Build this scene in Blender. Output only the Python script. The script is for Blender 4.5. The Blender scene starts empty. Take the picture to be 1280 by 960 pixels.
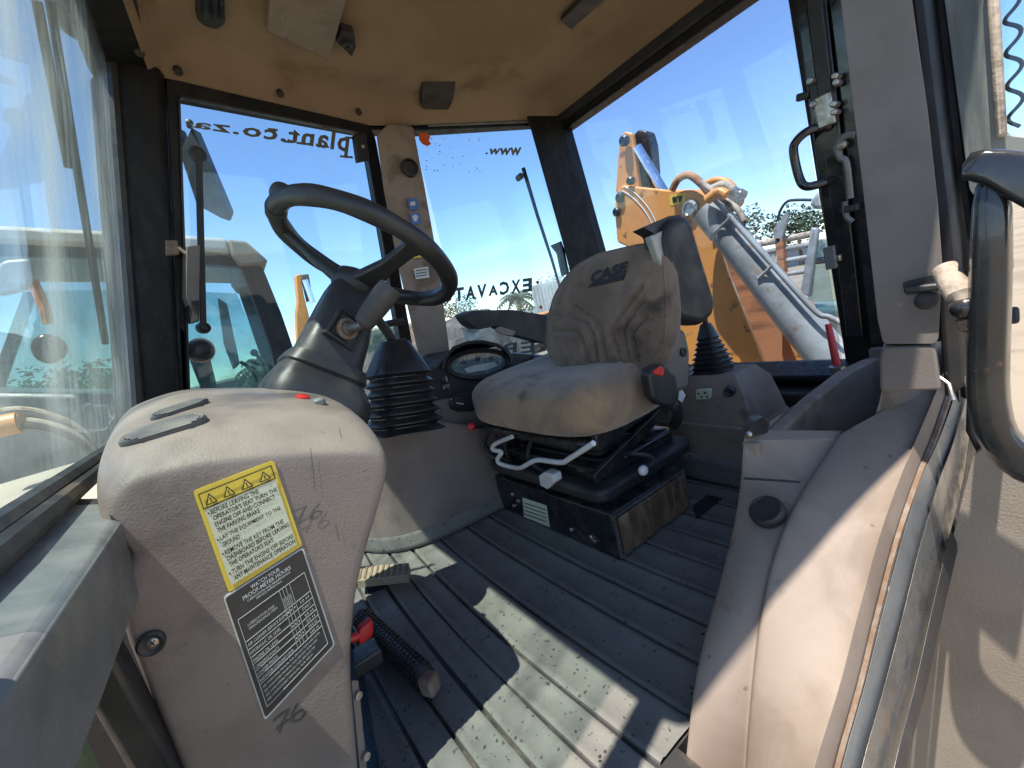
import bpy, bmesh, math, random
from mathutils import Vector as V, Matrix, noise
random.seed(7)
S = bpy.context.scene
COL = S.collection
# ------------------------------------------------------------------ camera
F = 540.0                                   # focal length in photo pixels (1280 wide)
CX, CY = 640.0, 480.0
CAM = V((0.0, 0.0, 0.68))                   # cab floor is z = 0; x runs to the rear of the machine, y to its right side
def _n(v): return v.normalized()
_y = _n(V(((270-CX)/F, (475-CY)/F, 1))); _v2 = V(((1460-CX)/F, (194-CY)/F, 1))
_x = _n(_v2 - _y*_v2.dot(_y)); _z = _x.cross(_y)
if _z.y > 0: _z = -_z
cam_d = bpy.data.cameras.new('camera'); cam = bpy.data.objects.new('camera', cam_d); COL.objects.link(cam)
right = V((_x.x, _y.x, _z.x)); down = V((_x.y, _y.y, _z.y)); fwd = V((_x.z, _y.z, _z.z))
up = -down; back = -fwd
cam.matrix_world = Matrix(((right.x, up.x, back.x, CAM.x), (right.y, up.y, back.y, CAM.y), (right.z, up.z, back.z, CAM.z), (0, 0, 0, 1)))
cam_d.sensor_width = 36; cam_d.lens = 36*F/1280; cam_d.clip_start = 0.01; cam_d.clip_end = 2000
S.camera = cam
S.render.resolution_x = 1024; S.render.resolution_y = 768
# ------------------------------------------------------------------ light
TO_SUN = V((-0.30, -0.12, 1.0)).normalized()
SUN_EL = math.asin(TO_SUN.z); SUN_AZ = math.atan2(TO_SUN.x, TO_SUN.y)
w = bpy.data.worlds.new('World'); S.world = w; w.use_nodes = True
nt = w.node_tree; bg = nt.nodes['Background']
sky = nt.nodes.new('ShaderNodeTexSky'); sky.sky_type = 'NISHITA'; sky.sun_disc = False
sky.sun_elevation = SUN_EL; sky.sun_rotation = SUN_AZ; sky.air_density = 0.8; sky.dust_density = 0.05; sky.ozone_density = 1.7; sky.altitude = 300
tc = nt.nodes.new('ShaderNodeTexCoord'); mp = nt.nodes.new('ShaderNodeMapping'); mp.inputs['Scale'].default_value = (1.6, 1.6, 11)
nz = nt.nodes.new('ShaderNodeTexNoise'); nz.inputs['Scale'].default_value = 2.2; nz.inputs['Detail'].default_value = 9; nz.inputs['Roughness'].default_value = 0.62; nz.inputs['Distortion'].default_value = 0.5
cr = nt.nodes.new('ShaderNodeValToRGB'); cr.color_ramp.elements[0].position = 0.50; cr.color_ramp.elements[1].position = 0.74
sp = nt.nodes.new('ShaderNodeSeparateXYZ'); mr = nt.nodes.new('ShaderNodeMapRange'); mr.interpolation_type = 'SMOOTHSTEP'
mr.inputs[1].default_value = 0.24; mr.inputs[2].default_value = 0.03; mr.inputs[3].default_value = 0.0; mr.inputs[4].default_value = 0.7
mu = nt.nodes.new('ShaderNodeMath'); mu.operation = 'MULTIPLY'
mx = nt.nodes.new('ShaderNodeMix'); mx.data_type = 'RGBA'; mx.inputs[7].default_value = (4.6, 4.7, 4.9, 1)
L = nt.links.new
L(tc.outputs['Generated'], mp.inputs[0]); L(mp.outputs[0], nz.inputs[0]); L(nz.outputs[0], cr.inputs[0])
L(tc.outputs['Generated'], sp.inputs[0]); L(sp.outputs[2], mr.inputs[0]); L(cr.outputs[0], mu.inputs[0]); L(mr.outputs[0], mu.inputs[1])
L(sky.outputs[0], mx.inputs[6]); L(mu.outputs[0], mx.inputs[0]); L(mx.outputs[2], bg.inputs[0])
bg.inputs[1].default_value = 0.14
sd = bpy.data.lights.new('sun', 'SUN'); sd.energy = 4.6; sd.angle = math.radians(0.5); sd.color = (1, 0.95, 0.87)
sun = bpy.data.objects.new('sun', sd); COL.objects.link(sun); sun.rotation_euler = TO_SUN.to_track_quat('Z', 'Y').to_euler(); sun.location = (-2, -1, 12)
S.view_settings.view_transform = 'Standard'; S.view_settings.look = 'None'; S.view_settings.gamma = 1
S.view_settings.use_curve_mapping = False; S.view_settings.exposure = 1.15
# ------------------------------------------------------------------ pixel -> place
def ray(px, py): return right*((px-CX)/F) + down*((py-CY)/F) + fwd
def PL(px, py, P0, N):
    d = ray(px, py); return CAM + d*((P0-CAM).dot(N)/d.dot(N))
def X_(px, py, x): return PL(px, py, V((x, 0, 0)), V((1, 0, 0)))
def Y_(px, py, y): return PL(px, py, V((0, y, 0)), V((0, 1, 0)))
def Z_(px, py, z): return PL(px, py, V((0, 0, z)), V((0, 0, 1)))
def plane3(a, b, c):
    n = (b-a).cross(c-a).normalized(); return a, n
# ------------------------------------------------------------------ mesh builder
class MB:
    def __init__(s): s.v = []; s.f = []
    def add(s, vs, fs):
        o = len(s.v); s.v += [V(p) for p in vs]; s.f += [tuple(i+o for i in q) for q in fs]; return s
    def box(s, c, sx, sy, sz, rot=None):
        c = V(c); R = rot or Matrix.Identity(3)
        vs = [c + R @ V((i*sx/2, j*sy/2, k*sz/2)) for i in (-1, 1) for j in (-1, 1) for k in (-1, 1)]
        return s.add(vs, [(0,1,3,2),(4,6,7,5),(0,4,5,1),(2,3,7,6),(0,2,6,4),(1,5,7,3)])
    def obox(s, a, b, up, w, h):                # bar from a to b, width w across, height h along up
        a, b, up = V(a), V(b), V(up); d = (b-a).normalized(); sd = d.cross(up).normalized(); u = sd.cross(d)
        vs = [p + sd*i*w/2 + u*j*h/2 for p in (a, b) for i, j in ((-1,-1),(1,-1),(1,1),(-1,1))]
        return s.add(vs, [(3,2,1,0),(4,5,6,7),(0,1,5,4),(1,2,6,5),(2,3,7,6),(3,0,4,7)])
    def prism(s, pts, vec):
        n = len(pts); pts = [V(p) for p in pts]; vec = V(vec)
        return s.add(pts + [p+vec for p in pts], [tuple(range(n-1, -1, -1)), tuple(range(n, 2*n))] + [(i, (i+1) % n, n+(i+1) % n, n+i) for i in range(n)])
    def loft(s, loops, caps=True, closed=False):
        n = len(loops[0]); vs = [p for l in loops for p in l]; m = len(loops); fs = []
        for a in range(m if closed else m-1):
            b = (a+1) % m
            for i in range(n): fs.append((a*n+i, a*n+(i+1) % n, b*n+(i+1) % n, b*n+i))
        if caps and not closed: fs += [tuple(range(n-1, -1, -1)), tuple(range((m-1)*n, m*n))]
        return s.add(vs, fs)
    def tube(s, path, r, n=10, smooth=0, flat=1.0, upv=None, closed=False, caps=True):
        P = [V(p) for p in path]; Rr = list(r) if hasattr(r, '__len__') else [r]*len(P)
        if smooth:
            Q, RQ = [], []; m = len(P)
            seg = m if closed else m-1
            for i in range(seg):
                g = lambda k: P[k % m] if closed else P[max(0, min(m-1, k))]
                p0, p1, p2, p3 = g(i-1), g(i), g(i+1), g(i+2)
                for k in range(smooth):
                    t = k/smooth
                    Q.append(0.5*((2*p1) + (p2-p0)*t + (2*p0-5*p1+4*p2-p3)*t*t + (3*p1-p0-3*p2+p3)*t**3)); RQ.append(Rr[i]*(1-t)+Rr[(i+1) % m]*t)
            if not closed: Q.append(P[-1]); RQ.append(Rr[-1])
            P, Rr = Q, RQ
        loops = []; m = len(P); ref = V(upv) if upv else None
        for i in range(m):
            a = P[(i-1) % m] if closed else P[max(0, i-1)]; b = P[(i+1) % m] if closed else P[min(m-1, i+1)]
            d = (b-a); d = d.normalized() if d.length > 1e-9 else V((0, 0, 1))
            if ref is None: ref = V((0, 0, 1)) if abs(d.z) < 0.9 else V((1, 0, 0))
            sd = d.cross(ref); sd = sd.normalized() if sd.length > 1e-6 else d.orthogonal().normalized()
            u = sd.cross(d)
            if not upv: ref = u
            loops.append([P[i] + sd*Rr[i]*math.cos(2*math.pi*k/n) + u*Rr[i]*flat*math.sin(2*math.pi*k/n) for k in range(n)])
        return s.loft(loops, caps, closed)
    def lathe(s, c, ax, prof, n=24, caps=True):       # prof: (radius, distance along axis)
        c, ax = V(c), V(ax).normalized(); a = ax.orthogonal().normalized(); b = ax.cross(a)
        return s.loft([[c + ax*h + a*r*math.cos(2*math.pi*k/n) + b*r*math.sin(2*math.pi*k/n) for k in range(n)] for r, h in prof], caps)
    def grid(s, rows, flip=False):
        n = len(rows[0]); fs = []
        for a in range(len(rows)-1):
            for i in range(n-1):
                q = (a*n+i, a*n+i+1, (a+1)*n+i+1, (a+1)*n+i); fs.append(q[::-1] if flip else q)
        return s.add([p for r in rows for p in r], fs)
    def build(s, name, mat, parent=None, bevel=0.0, seg=2, sub=0, angle=38, flat=False, solid=0.0, fixn=True):
        me = bpy.data.meshes.new(name); me.from_pydata([tuple(p) for p in s.v], [], s.f); me.update()
        if fixn:
            bm = bmesh.new(); bm.from_mesh(me); bmesh.ops.recalc_face_normals(bm, faces=bm.faces); bm.to_mesh(me); bm.free()
        if not flat:
            for p in me.polygons: p.use_smooth = True
            me.set_sharp_from_angle(angle=math.radians(angle))
        o = bpy.data.objects.new(name, me); COL.objects.link(o); me.materials.append(mat)
        if solid:
            m = o.modifiers.new('solid', 'SOLIDIFY'); m.thickness = solid; m.offset = 0
        if bevel:
            m = o.modifiers.new('bevel', 'BEVEL'); m.width = bevel; m.segments = seg; m.limit_method = 'ANGLE'; m.angle_limit = math.radians(32)
        if sub:
            m = o.modifiers.new('sub', 'SUBSURF'); m.levels = sub; m.render_levels = sub
        if parent: par(o, parent)
        return o
def par(o, parent):
    o.parent = parent; root = parent
    t = V(parent.get('_base', (0, 0, 0)))
    o['_base'] = tuple(t); o.matrix_parent_inverse = Matrix.Translation(-t) if not parent.parent else Matrix.Identity(4)
def tag(o, label, cat=None, group=None, kind=None):
    if label: o['label'] = label
    if cat: o['category'] = cat
    if group: o['group'] = group
    if kind: o['kind'] = kind
    return o
def thing(name, label, cat, loc=(0, 0, 0), group=None):
    o = bpy.data.objects.new(name, None); COL.objects.link(o); o.location = loc; o.empty_display_size = 0.05
    o['_base'] = tuple(loc); return tag(o, label, cat, group)
def rpoly(pts, r, n=5):                           # round the corners of a 3D polygon
    out = []; m = len(pts); pts = [V(p) for p in pts]
    for i in range(m):
        rr = r[i] if hasattr(r, '__len__') else r
        a, p, b = pts[i-1], pts[i], pts[(i+1) % m]
        da, db = (a-p), (b-p); k = min(rr, da.length*0.45, db.length*0.45)
        if k < 1e-5: out.append(p); continue
        s0, e0 = p + da.normalized()*k, p + db.normalized()*k
        for j in range(n+1):
            t = j/n; out.append(s0*(1-t)**2 + p*2*t*(1-t) + e0*t*t)
    return out
def inset(pts, w):                                # inset of a planar loop (towards its inside) by w
    n = len(pts); c = sum(pts, V())/n; nn = V()
    for i in range(n): nn += (pts[i]-c).cross(pts[(i+1) % n]-c)
    nn.normalize(); out = []
    for i in range(n):
        a, p, b = pts[i-1], pts[i], pts[(i+1) % n]
        e1 = (p-a).normalized(); e2 = (b-p).normalized(); n1 = nn.cross(e1); n2 = nn.cross(e2)
        m = (n1+n2); m = m/max(0.3, m.length_squared)*2 if m.length > 1e-6 else n1
        out.append(p + m*w)
    return out
def ring(mb, outer, inner, vec):                  # frame between two loops of equal count, thick by vec
    n = len(outer); vec = V(vec)
    vs = list(outer)+list(inner)+[p+vec for p in outer]+[p+vec for p in inner]; fs = []
    for i in range(n):
        j = (i+1) % n
        fs += [(i, j, n+j, n+i), (2*n+i, 3*n+i, 3*n+j, 2*n+j), (i, 2*n+i, 2*n+j, j), (n+i, n+j, 3*n+j, 3*n+i)]
    return mb.add(vs, fs)
def superell(mb, c, A, B, Cc, e1=0.4, e2=0.4, nu=28, nv=18, f=None):
    c, A, B, Cc = V(c), V(A), V(B), V(Cc)
    sg = lambda t, e: math.copysign(abs(t)**e, t)
    rows = []
    for j in range(nv+1):
        ph = -math.pi/2 + math.pi*j/nv; row = []
        for i in range(nu):
            th = 2*math.pi*i/nu
            a, b, d = sg(math.cos(ph), e1)*sg(math.cos(th), e2), sg(math.cos(ph), e1)*sg(math.sin(th), e2), sg(math.sin(ph), e1)
            if f: a, b, d = f(a, b, d)
            row.append(c + A*a + B*b + Cc*d)
        rows.append(row)
    fs = []; o = 0; vs = [p for r in rows for p in r]
    for j in range(nv):
        for i in range(nu): fs.append((j*nu+i, j*nu+(i+1) % nu, (j+1)*nu+(i+1) % nu, (j+1)*nu+i))
    mb.add(vs, fs); return mb
from mathutils.bvhtree import BVHTree
def surf(o, px, py):
    bpy.context.view_layer.update(); dg = bpy.context.evaluated_depsgraph_get(); b = BVHTree.FromObject(o, dg)
    h = b.ray_cast(CAM, ray(px, py).normalized())
    if h[0] is None: h = b.find_nearest(CAM+ray(px, py)*0.8)
    n = h[1].normalized(); return h[0], (n if n.dot(CAM-h[0]) > 0 else -n)
def textmesh(txt, tl, tr, br, bl, name, mat, parent, bold=0.0, lift=0.0008, shear=0.0, serif=False, lines=1, align='LEFT', spacing=1.0):
    cu = bpy.data.curves.new('lettering', 'FONT'); cu.body = txt; cu.offset = bold; cu.resolution_u = 2; cu.align_x = align; cu.space_character = spacing; cu.shear = shear
    ob = bpy.data.objects.new('tmp', cu); COL.objects.link(ob)
    bpy.context.view_layer.update()
    me = bpy.data.meshes.new_from_object(ob); bpy.data.objects.remove(ob); bpy.data.curves.remove(cu)
    xs = [v.co.x for v in me.vertices]; ys = [v.co.y for v in me.vertices]
    x0, x1, y0, y1 = min(xs), max(xs), min(ys), max(ys)
    tl, tr, br, bl = V(tl), V(tr), V(br), V(bl)
    nn = (tr-tl).cross(bl-tl).normalized()
    if nn.dot(CAM-tl) < 0: nn = -nn
    for v in me.vertices:
        u = (v.co.x-x0)/(x1-x0); t = (v.co.y-y0)/(y1-y0)
        v.co = (bl*(1-u)+br*u)*(1-t) + (tl*(1-u)+tr*u)*t + nn*lift
    me.name = name; me.materials.clear(); me.materials.append(mat)
    o = bpy.data.objects.new(name, me); COL.objects.link(o); par(o, parent); return o
# ------------------------------------------------------------------ materials
def mat(name, col, rough=0.5, col2=None, scale=6.0, amt=0.6, lo=0.42, hi=0.68, bump=0.0, bscale=300.0, metal=0.0, spec=0.5, col3=None, scale3=30.0, lo3=0.6, hi3=0.75, amt3=0.8, stretch=(1, 1, 1), coat=0.0, rvar=0.12, sheen=0.0, dist=0.0, dust=0.0, dustcol=(0.42, 0.36, 0.29), stretch3=None, spots=None):
    m = bpy.data.materials.new(name); m.use_nodes = True; t = m.node_tree; N = t.nodes; K = t.links.new
    b = N['Principled BSDF']; b.inputs['Roughness'].default_value = rough; b.inputs['Metallic'].default_value = metal
    b.inputs['Specular IOR Level'].default_value = spec; b.inputs['Coat Weight'].default_value = coat; b.inputs['Sheen Weight'].default_value = sheen
    tc = N.new('ShaderNodeTexCoord'); mpn = N.new('ShaderNodeMapping'); mpn.inputs['Scale'].default_value = stretch; K(tc.outputs['Object'], mpn.inputs[0])
    def nois(sc, det, src=None, d=0.0):
        n = N.new('ShaderNodeTexNoise'); n.inputs['Scale'].default_value = sc; n.inputs['Detail'].default_value = det; n.inputs['Roughness'].default_value = 0.6; n.inputs['Distortion'].default_value = d
        K((src or mpn).outputs[0], n.inputs[0]); return n
    def rng(src, a, c, o=1.0):
        r = N.new('ShaderNodeMapRange'); r.interpolation_type = 'SMOOTHSTEP'; r.inputs[1].default_value = a; r.inputs[2].default_value = c; r.inputs[4].default_value = o; K(src, r.inputs[0]); return r
    def mixc(fac, a, bcol):
        x = N.new('ShaderNodeMix'); x.data_type = 'RGBA'; K(fac, x.inputs[0])
        if hasattr(a, 'default_value') or not isinstance(a, tuple): K(a, x.inputs[6])
        else: x.inputs[6].default_value = (*a, 1)
        x.inputs[7].default_value = (*bcol, 1); return x.outputs[2]
    n1 = nois(scale, 7, d=dist)
    c2 = col2 or tuple(c*0.72 for c in col)
    cur = mixc(rng(n1.outputs[0], lo, hi, amt).outputs[0], tuple(col), c2)
    if col3:
        if stretch3:
            m3 = N.new('ShaderNodeMapping'); m3.inputs['Scale'].default_value = stretch3; K(tc.outputs['Object'], m3.inputs[0])
        else: m3 = mpn
        n3 = nois(scale3, 5, m3); cur = mixc(rng(n3.outputs[0], lo3, hi3, amt3).outputs[0], cur, col3)
    if spots:
        sc_, sz_, scol, samt = spots                    # round splashes and scratches with a shape of their own
        vo = N.new('ShaderNodeTexVoronoi'); vo.inputs['Scale'].default_value = sc_; vo.inputs['Randomness'].default_value = 1.0; K(tc.outputs['Object'], vo.inputs[0])
        ns = nois(sc_*0.35, 3); rs = rng(ns.outputs[0], 0.46, 0.60)
        ns2 = nois(sc_*2.5, 3); ad_ = N.new('ShaderNodeMath'); ad_.operation = 'MULTIPLY_ADD'; ad_.inputs[1].default_value = 0.35; K(ns2.outputs[0], ad_.inputs[0]); K(vo.outputs['Distance'], ad_.inputs[2])
        rv = N.new('ShaderNodeMapRange'); rv.interpolation_type = 'SMOOTHSTEP'; rv.inputs[1].default_value = sz_; rv.inputs[2].default_value = sz_+0.06; rv.inputs[3].default_value = samt; rv.inputs[4].default_value = 0.0; K(ad_.outputs[0], rv.inputs[0])
        mm_ = N.new('ShaderNodeMath'); mm_.operation = 'MULTIPLY'; K(rv.outputs[0], mm_.inputs[0]); K(rs.outputs[0], mm_.inputs[1])
        cur = mixc(mm_.outputs[0], cur, scol)
    if dust:
        g = N.new('ShaderNodeNewGeometry'); s_ = N.new('ShaderNodeSeparateXYZ'); K(g.outputs['Normal'], s_.inputs[0])
        n4 = nois(14, 6); r4 = rng(n4.outputs[0], 0.35, 0.65); r5 = rng(s_.outputs[2], 0.1, 0.95, dust)
        q = N.new('ShaderNodeMath'); q.operation = 'MULTIPLY'; K(r4.outputs[0], q.inputs[0]); K(r5.outputs[0], q.inputs[1])
        cur = mixc(q.outputs[0], cur, dustcol)
    K(cur, b.inputs['Base Color'])
    n2 = nois(scale*2.3, 5); r2 = rng(n2.outputs[0], 0.3, 0.7); r2.inputs[3].default_value = max(0.03, rough-rvar); r2.inputs[4].default_value = min(1, rough+rvar); K(r2.outputs[0], b.inputs['Roughness'])
    if bump:
        nb = N.new('ShaderNodeTexNoise'); nb.inputs['Scale'].default_value = bscale; nb.inputs['Detail'].default_value = 3; K(tc.outputs['Object'], nb.inputs[0])
        bp = N.new('ShaderNodeBump'); bp.inputs['Strength'].default_value = bump; bp.inputs['Distance'].default_value = 0.002; K(nb.outputs[0], bp.inputs['Height']); K(bp.outputs[0], b.inputs['Normal'])
    return m
def flatmat(name, col, rough=0.5, metal=0.0, emit=0.0):
    m = bpy.data.materials.new(name); m.use_nodes = True; b = m.node_tree.nodes['Principled BSDF']
    b.inputs['Base Color'].default_value = (*col, 1); b.inputs['Roughness'].default_value = rough; b.inputs['Metallic'].default_value = metal
    return m
def glassmat(name, tint, dirt=0.05, dirtcol=(0.55, 0.55, 0.5), stretch=(1, 1, 1), lo=0.5, hi=0.75, scale=6, refl=1.0, base_dirt=0.0):
    m = bpy.data.materials.new(name); m.use_nodes = True; t = m.node_tree; N = t.nodes; K = t.links.new; N.clear()
    out = N.new('ShaderNodeOutputMaterial'); tr = N.new('ShaderNodeBsdfTransparent'); tr.inputs[0].default_value = (*tint, 1)
    gl = N.new('ShaderNodeBsdfGlossy'); gl.inputs['Roughness'].default_value = 0.02; gl.inputs[0].default_value = (1, 1, 1, 1)
    lw = N.new('ShaderNodeLayerWeight'); lw.inputs[0].default_value = 0.5
    p = N.new('ShaderNodeMath'); p.operation = 'POWER'; p.inputs[1].default_value = 4.5; K(lw.outputs['Facing'], p.inputs[0])
    q = N.new('ShaderNodeMath'); q.operation = 'MULTIPLY_ADD'; q.inputs[1].default_value = 0.9*refl; q.inputs[2].default_value = 0.03; K(p.outputs[0], q.inputs[0])
    m1 = N.new('ShaderNodeMixShader'); K(q.outputs[0], m1.inputs[0]); K(tr.outputs[0], m1.inputs[1]); K(gl.outputs[0], m1.inputs[2])
    tc = N.new('ShaderNodeTexCoord'); mpn = N.new('ShaderNodeMapping'); mpn.inputs['Scale'].default_value = stretch; K(tc.outputs['Object'], mpn.inputs[0])
    nz = N.new('ShaderNodeTexNoise'); nz.inputs['Scale'].default_value = scale; nz.inputs['Detail'].default_value = 8; nz.inputs['Roughness'].default_value = 0.65; K(mpn.outputs[0], nz.inputs[0])
    r = N.new('ShaderNodeMapRange'); r.interpolation_type = 'SMOOTHSTEP'; r.inputs[1].default_value = lo; r.inputs[2].default_value = hi; r.inputs[3].default_value = base_dirt; r.inputs[4].default_value = dirt; K(nz.outputs[0], r.inputs[0])
    df = N.new('ShaderNodeBsdfDiffuse'); df.inputs[0].default_value = (*dirtcol, 1)
    tl = N.new('ShaderNodeBsdfTranslucent'); tl.inputs[0].default_value = (*dirtcol, 1)
    ad = N.new('ShaderNodeMixShader'); ad.inputs[0].default_value = 0.5; K(df.outputs[0], ad.inputs[1]); K(tl.outputs[0], ad.inputs[2])
    m2 = N.new('ShaderNodeMixShader'); K(r.outputs[0], m2.inputs[0]); K(m1.outputs[0], m2.inputs[1]); K(ad.outputs[0], m2.inputs[2])
    K(m2.outputs[0], out.inputs[0]); return m
M = {}
M['beige'] = mat('beige_plastic', (0.225, 0.178, 0.150), 0.52, (0.165, 0.126, 0.105), 6, 0.7, lo=0.43, hi=0.66, bump=0.3, bscale=420, spots=(38, 0.26, (0.085, 0.068, 0.056), 0.3), col3=(0.085, 0.066, 0.052), scale3=5, lo3=0.58, hi3=0.70, amt3=0.5, dust=0.10)
M['beige_warm'] = mat('beige_plastic_worn', (0.250, 0.196, 0.156), 0.66, (0.185, 0.138, 0.106), 5, 0.8, lo=0.44, hi=0.62, dist=0.6, spec=0.3, bump=0.12, bscale=420, spots=(34, 0.24, (0.075, 0.056, 0.044), 0.6), col3=(0.105, 0.066, 0.042), scale3=6, lo3=0.58, hi3=0.66, amt3=0.6, dust=0.10)
M['beige_grey'] = mat('grey_beige_plastic', (0.165, 0.140, 0.122), 0.5, (0.12, 0.10, 0.086), 6, 0.8, bump=0.25, bscale=380, col3=(0.30, 0.26, 0.22), scale3=45, lo3=0.66, hi3=0.76, amt3=0.4)
M['headliner'] = mat('tan_headliner', (0.305, 0.218, 0.136), 0.95, (0.230, 0.158, 0.096), 2.2, 0.8, lo=0.40, hi=0.66, bump=0.6, bscale=500, col3=(0.15, 0.085, 0.042), scale3=2.6, lo3=0.54, hi3=0.68, amt3=0.65, dist=0.5, spec=0.1)
M['black'] = mat('black_plastic', (0.018, 0.018, 0.019), 0.5, (0.032, 0.03, 0.028), 8, 0.7, bump=0.2, bscale=350, dust=0.28, dustcol=(0.16, 0.135, 0.11))
M['blackgloss'] = mat('black_gloss_paint', (0.012, 0.013, 0.015), 0.2, (0.03, 0.028, 0.026), 9, 0.6, coat=0.3, dust=0.25, dustcol=(0.2, 0.15, 0.1), col3=(0.10, 0.05, 0.03), scale3=26, lo3=0.66, hi3=0.74)
M['frame'] = mat('black_frame_steel', (0.010, 0.010, 0.011), 0.5, (0.028, 0.023, 0.018), 7, 0.6, spec=0.25, stretch=(3, 3, 1), col3=(0.09, 0.055, 0.03), scale3=22, lo3=0.64, hi3=0.74, amt3=0.6)
M['rubber'] = mat('rubber', (0.02, 0.02, 0.021), 0.42, (0.04, 0.037, 0.034), 10, 0.7, dust=0.3, dustcol=(0.12, 0.105, 0.09))
M['mat'] = mat('floor_rubber', (0.135, 0.130, 0.118), 0.55, (0.185, 0.175, 0.152), 5, 0.85, bump=0.3, bscale=160, spots=(70, 0.33, (0.016, 0.016, 0.017), 0.95), col3=(0.014, 0.014, 0.015), scale3=62, lo3=0.63, hi3=0.66, amt3=0.9, rvar=0.18, spec=0.4, dust=0.3, dustcol=(0.19, 0.18, 0.155))
M['groove'] = mat('floor_groove', (0.022, 0.021, 0.021), 0.6, (0.13, 0.095, 0.062), 7, 0.85, lo=0.48, hi=0.64)
M['greymetal'] = mat('grey_painted_steel', (0.155, 0.160, 0.158), 0.35, (0.09, 0.09, 0.09), 9, 0.7, col3=(0.23, 0.13, 0.07), scale3=30, lo3=0.66, hi3=0.74, amt3=0.7, dust=0.35, dustcol=(0.34, 0.33, 0.31), bump=0.1, bscale=60)
M['sillmetal'] = mat('worn_sill_metal', (0.24, 0.235, 0.225), 0.3, (0.12, 0.115, 0.11), 14, 0.7, metal=0.6, col3=(0.33, 0.20, 0.10), scale3=18, lo3=0.62, hi3=0.74, amt3=0.7, stretch=(1, 4, 1))
M['rust'] = mat('rusty_edge', (0.165, 0.100, 0.062), 0.9, (0.225, 0.185, 0.148), 38, 0.95, bump=0.5, bscale=200)
M['bellows'] = mat('bellows_rubber', (0.014, 0.014, 0.015), 0.38, (0.03, 0.028, 0.027), 12, 0.6, dust=0.25, dustcol=(0.13, 0.11, 0.09))
M['white'] = mat('white_coated_rod', (0.72, 0.70, 0.66), 0.35, (0.55, 0.52, 0.47), 18, 0.7)
M['steel'] = mat('worn_steel', (0.42, 0.40, 0.38), 0.35, (0.25, 0.19, 0.14), 24, 0.8, metal=0.85)
M['chrome'] = mat('chrome_rod', (0.75, 0.76, 0.78), 0.16, (0.5, 0.5, 0.5), 12, 0.5, metal=1.0)
M['wood'] = mat('brown_worn_panel', (0.215, 0.128, 0.072), 0.65, (0.105, 0.060, 0.035), 11, 0.9, lo=0.42, hi=0.62, stretch=(3, 3, 0.8), col3=(0.30, 0.215, 0.135), scale3=16, lo3=0.54, hi3=0.66, amt3=0.7, bump=0.5, bscale=120)
M['boxblack'] = mat('black_box_steel', (0.014, 0.015, 0.018), 0.3, (0.06, 0.045, 0.032), 14, 0.7, lo=0.5, hi=0.7, col3=(0.2, 0.12, 0.07), scale3=40, lo3=0.68, hi3=0.75, dust=0.3, dustcol=(0.22, 0.18, 0.14))
M['orange'] = mat('orange_paint', (0.66, 0.265, 0.055), 0.45, (0.52, 0.20, 0.05), 3, 0.7, col3=(0.16, 0.075, 0.035), scale3=14, lo3=0.60, hi3=0.68, amt3=0.85)
M['rustorange'] = mat('rust_scrap', (0.44, 0.19, 0.085), 0.85, (0.16, 0.075, 0.04), 3.5, 0.9, stretch=(1, 1, 5), bump=0.4, bscale=30)
M['cyl'] = mat('grey_cylinder_paint', (0.31, 0.315, 0.305), 0.5, (0.20, 0.195, 0.18), 5, 0.9, lo=0.4, hi=0.62, col3=(0.22, 0.14, 0.085), scale3=12, lo3=0.56, hi3=0.68)
M['red'] = mat('red_plastic', (0.62, 0.03, 0.025), 0.4, (0.4, 0.02, 0.02), 20, 0.5)
M['yellow'] = mat('yellow_sticker', (0.70, 0.50, 0.05), 0.45, (0.6, 0.42, 0.05), 20, 0.6)
M['paper'] = mat('pale_sticker', (0.60, 0.60, 0.44), 0.5, (0.48, 0.48, 0.35), 12, 0.6)
M['stickblack'] = mat('black_sticker', (0.022, 0.023, 0.025), 0.4, (0.035, 0.035, 0.035), 12, 0.6)
M['ink'] = flatmat('black_ink', (0.012, 0.012, 0.012), 0.5)
M['inkwhite'] = flatmat('white_ink', (0.55, 0.55, 0.53), 0.5)
M['pencil'] = flatmat('dark_marker', (0.10, 0.085, 0.072), 0.6)
M['blue'] = mat('blue_pictogram', (0.05, 0.14, 0.42), 0.4, (0.04, 0.1, 0.3), 20, 0.5)
M['decal'] = mat('olive_window_lettering', (0.13, 0.12, 0.075), 0.6, (0.07, 0.065, 0.04), 40, 0.6)
M['decaldark'] = mat('dark_window_lettering', (0.045, 0.055, 0.05), 0.6, (0.09, 0.1, 0.09), 40, 0.6)
M['decalred'] = flatmat('red_decal', (0.62, 0.09, 0.02), 0.6)
M['bluemat'] = mat('blue_black_panel', (0.012, 0.035, 0.065), 0.35, (0.006, 0.012, 0.02), 5, 0.8, col3=(0.06, 0.07, 0.08), scale3=40, lo3=0.64, hi3=0.7)
M['rearglass'] = glassmat('rear_glass', (0.81, 0.875, 0.95), dirt=0.05, stretch=(1, 1, 0.35), lo=0.5, hi=0.85, scale=5)
M['glass'] = glassmat('cab_glass', (0.79, 0.90, 0.955), dirt=0.06, stretch=(1, 1, 0.35), lo=0.5, hi=0.85, scale=5)
M['windshield'] = glassmat('dirty_windscreen_glass', (0.90, 0.975, 0.955), dirt=0.42, dirtcol=(0.60, 0.64, 0.58), stretch=(1, 4, 1.1), lo=0.44, hi=0.76, scale=2.2, refl=0.45, base_dirt=0.05)
M['greenglass'] = glassmat('green_tinted_glass', (0.76, 0.87, 0.855), dirt=0.25, dirtcol=(0.28, 0.33, 0.31), lo=0.4, hi=0.8, base_dirt=0.1)
M['lowglass'] = glassmat('dirty_lower_glass', (0.55, 0.63, 0.52), dirt=0.6, dirtcol=(0.15, 0.18, 0.12), lo=0.35, hi=0.7, base_dirt=0.25)
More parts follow.
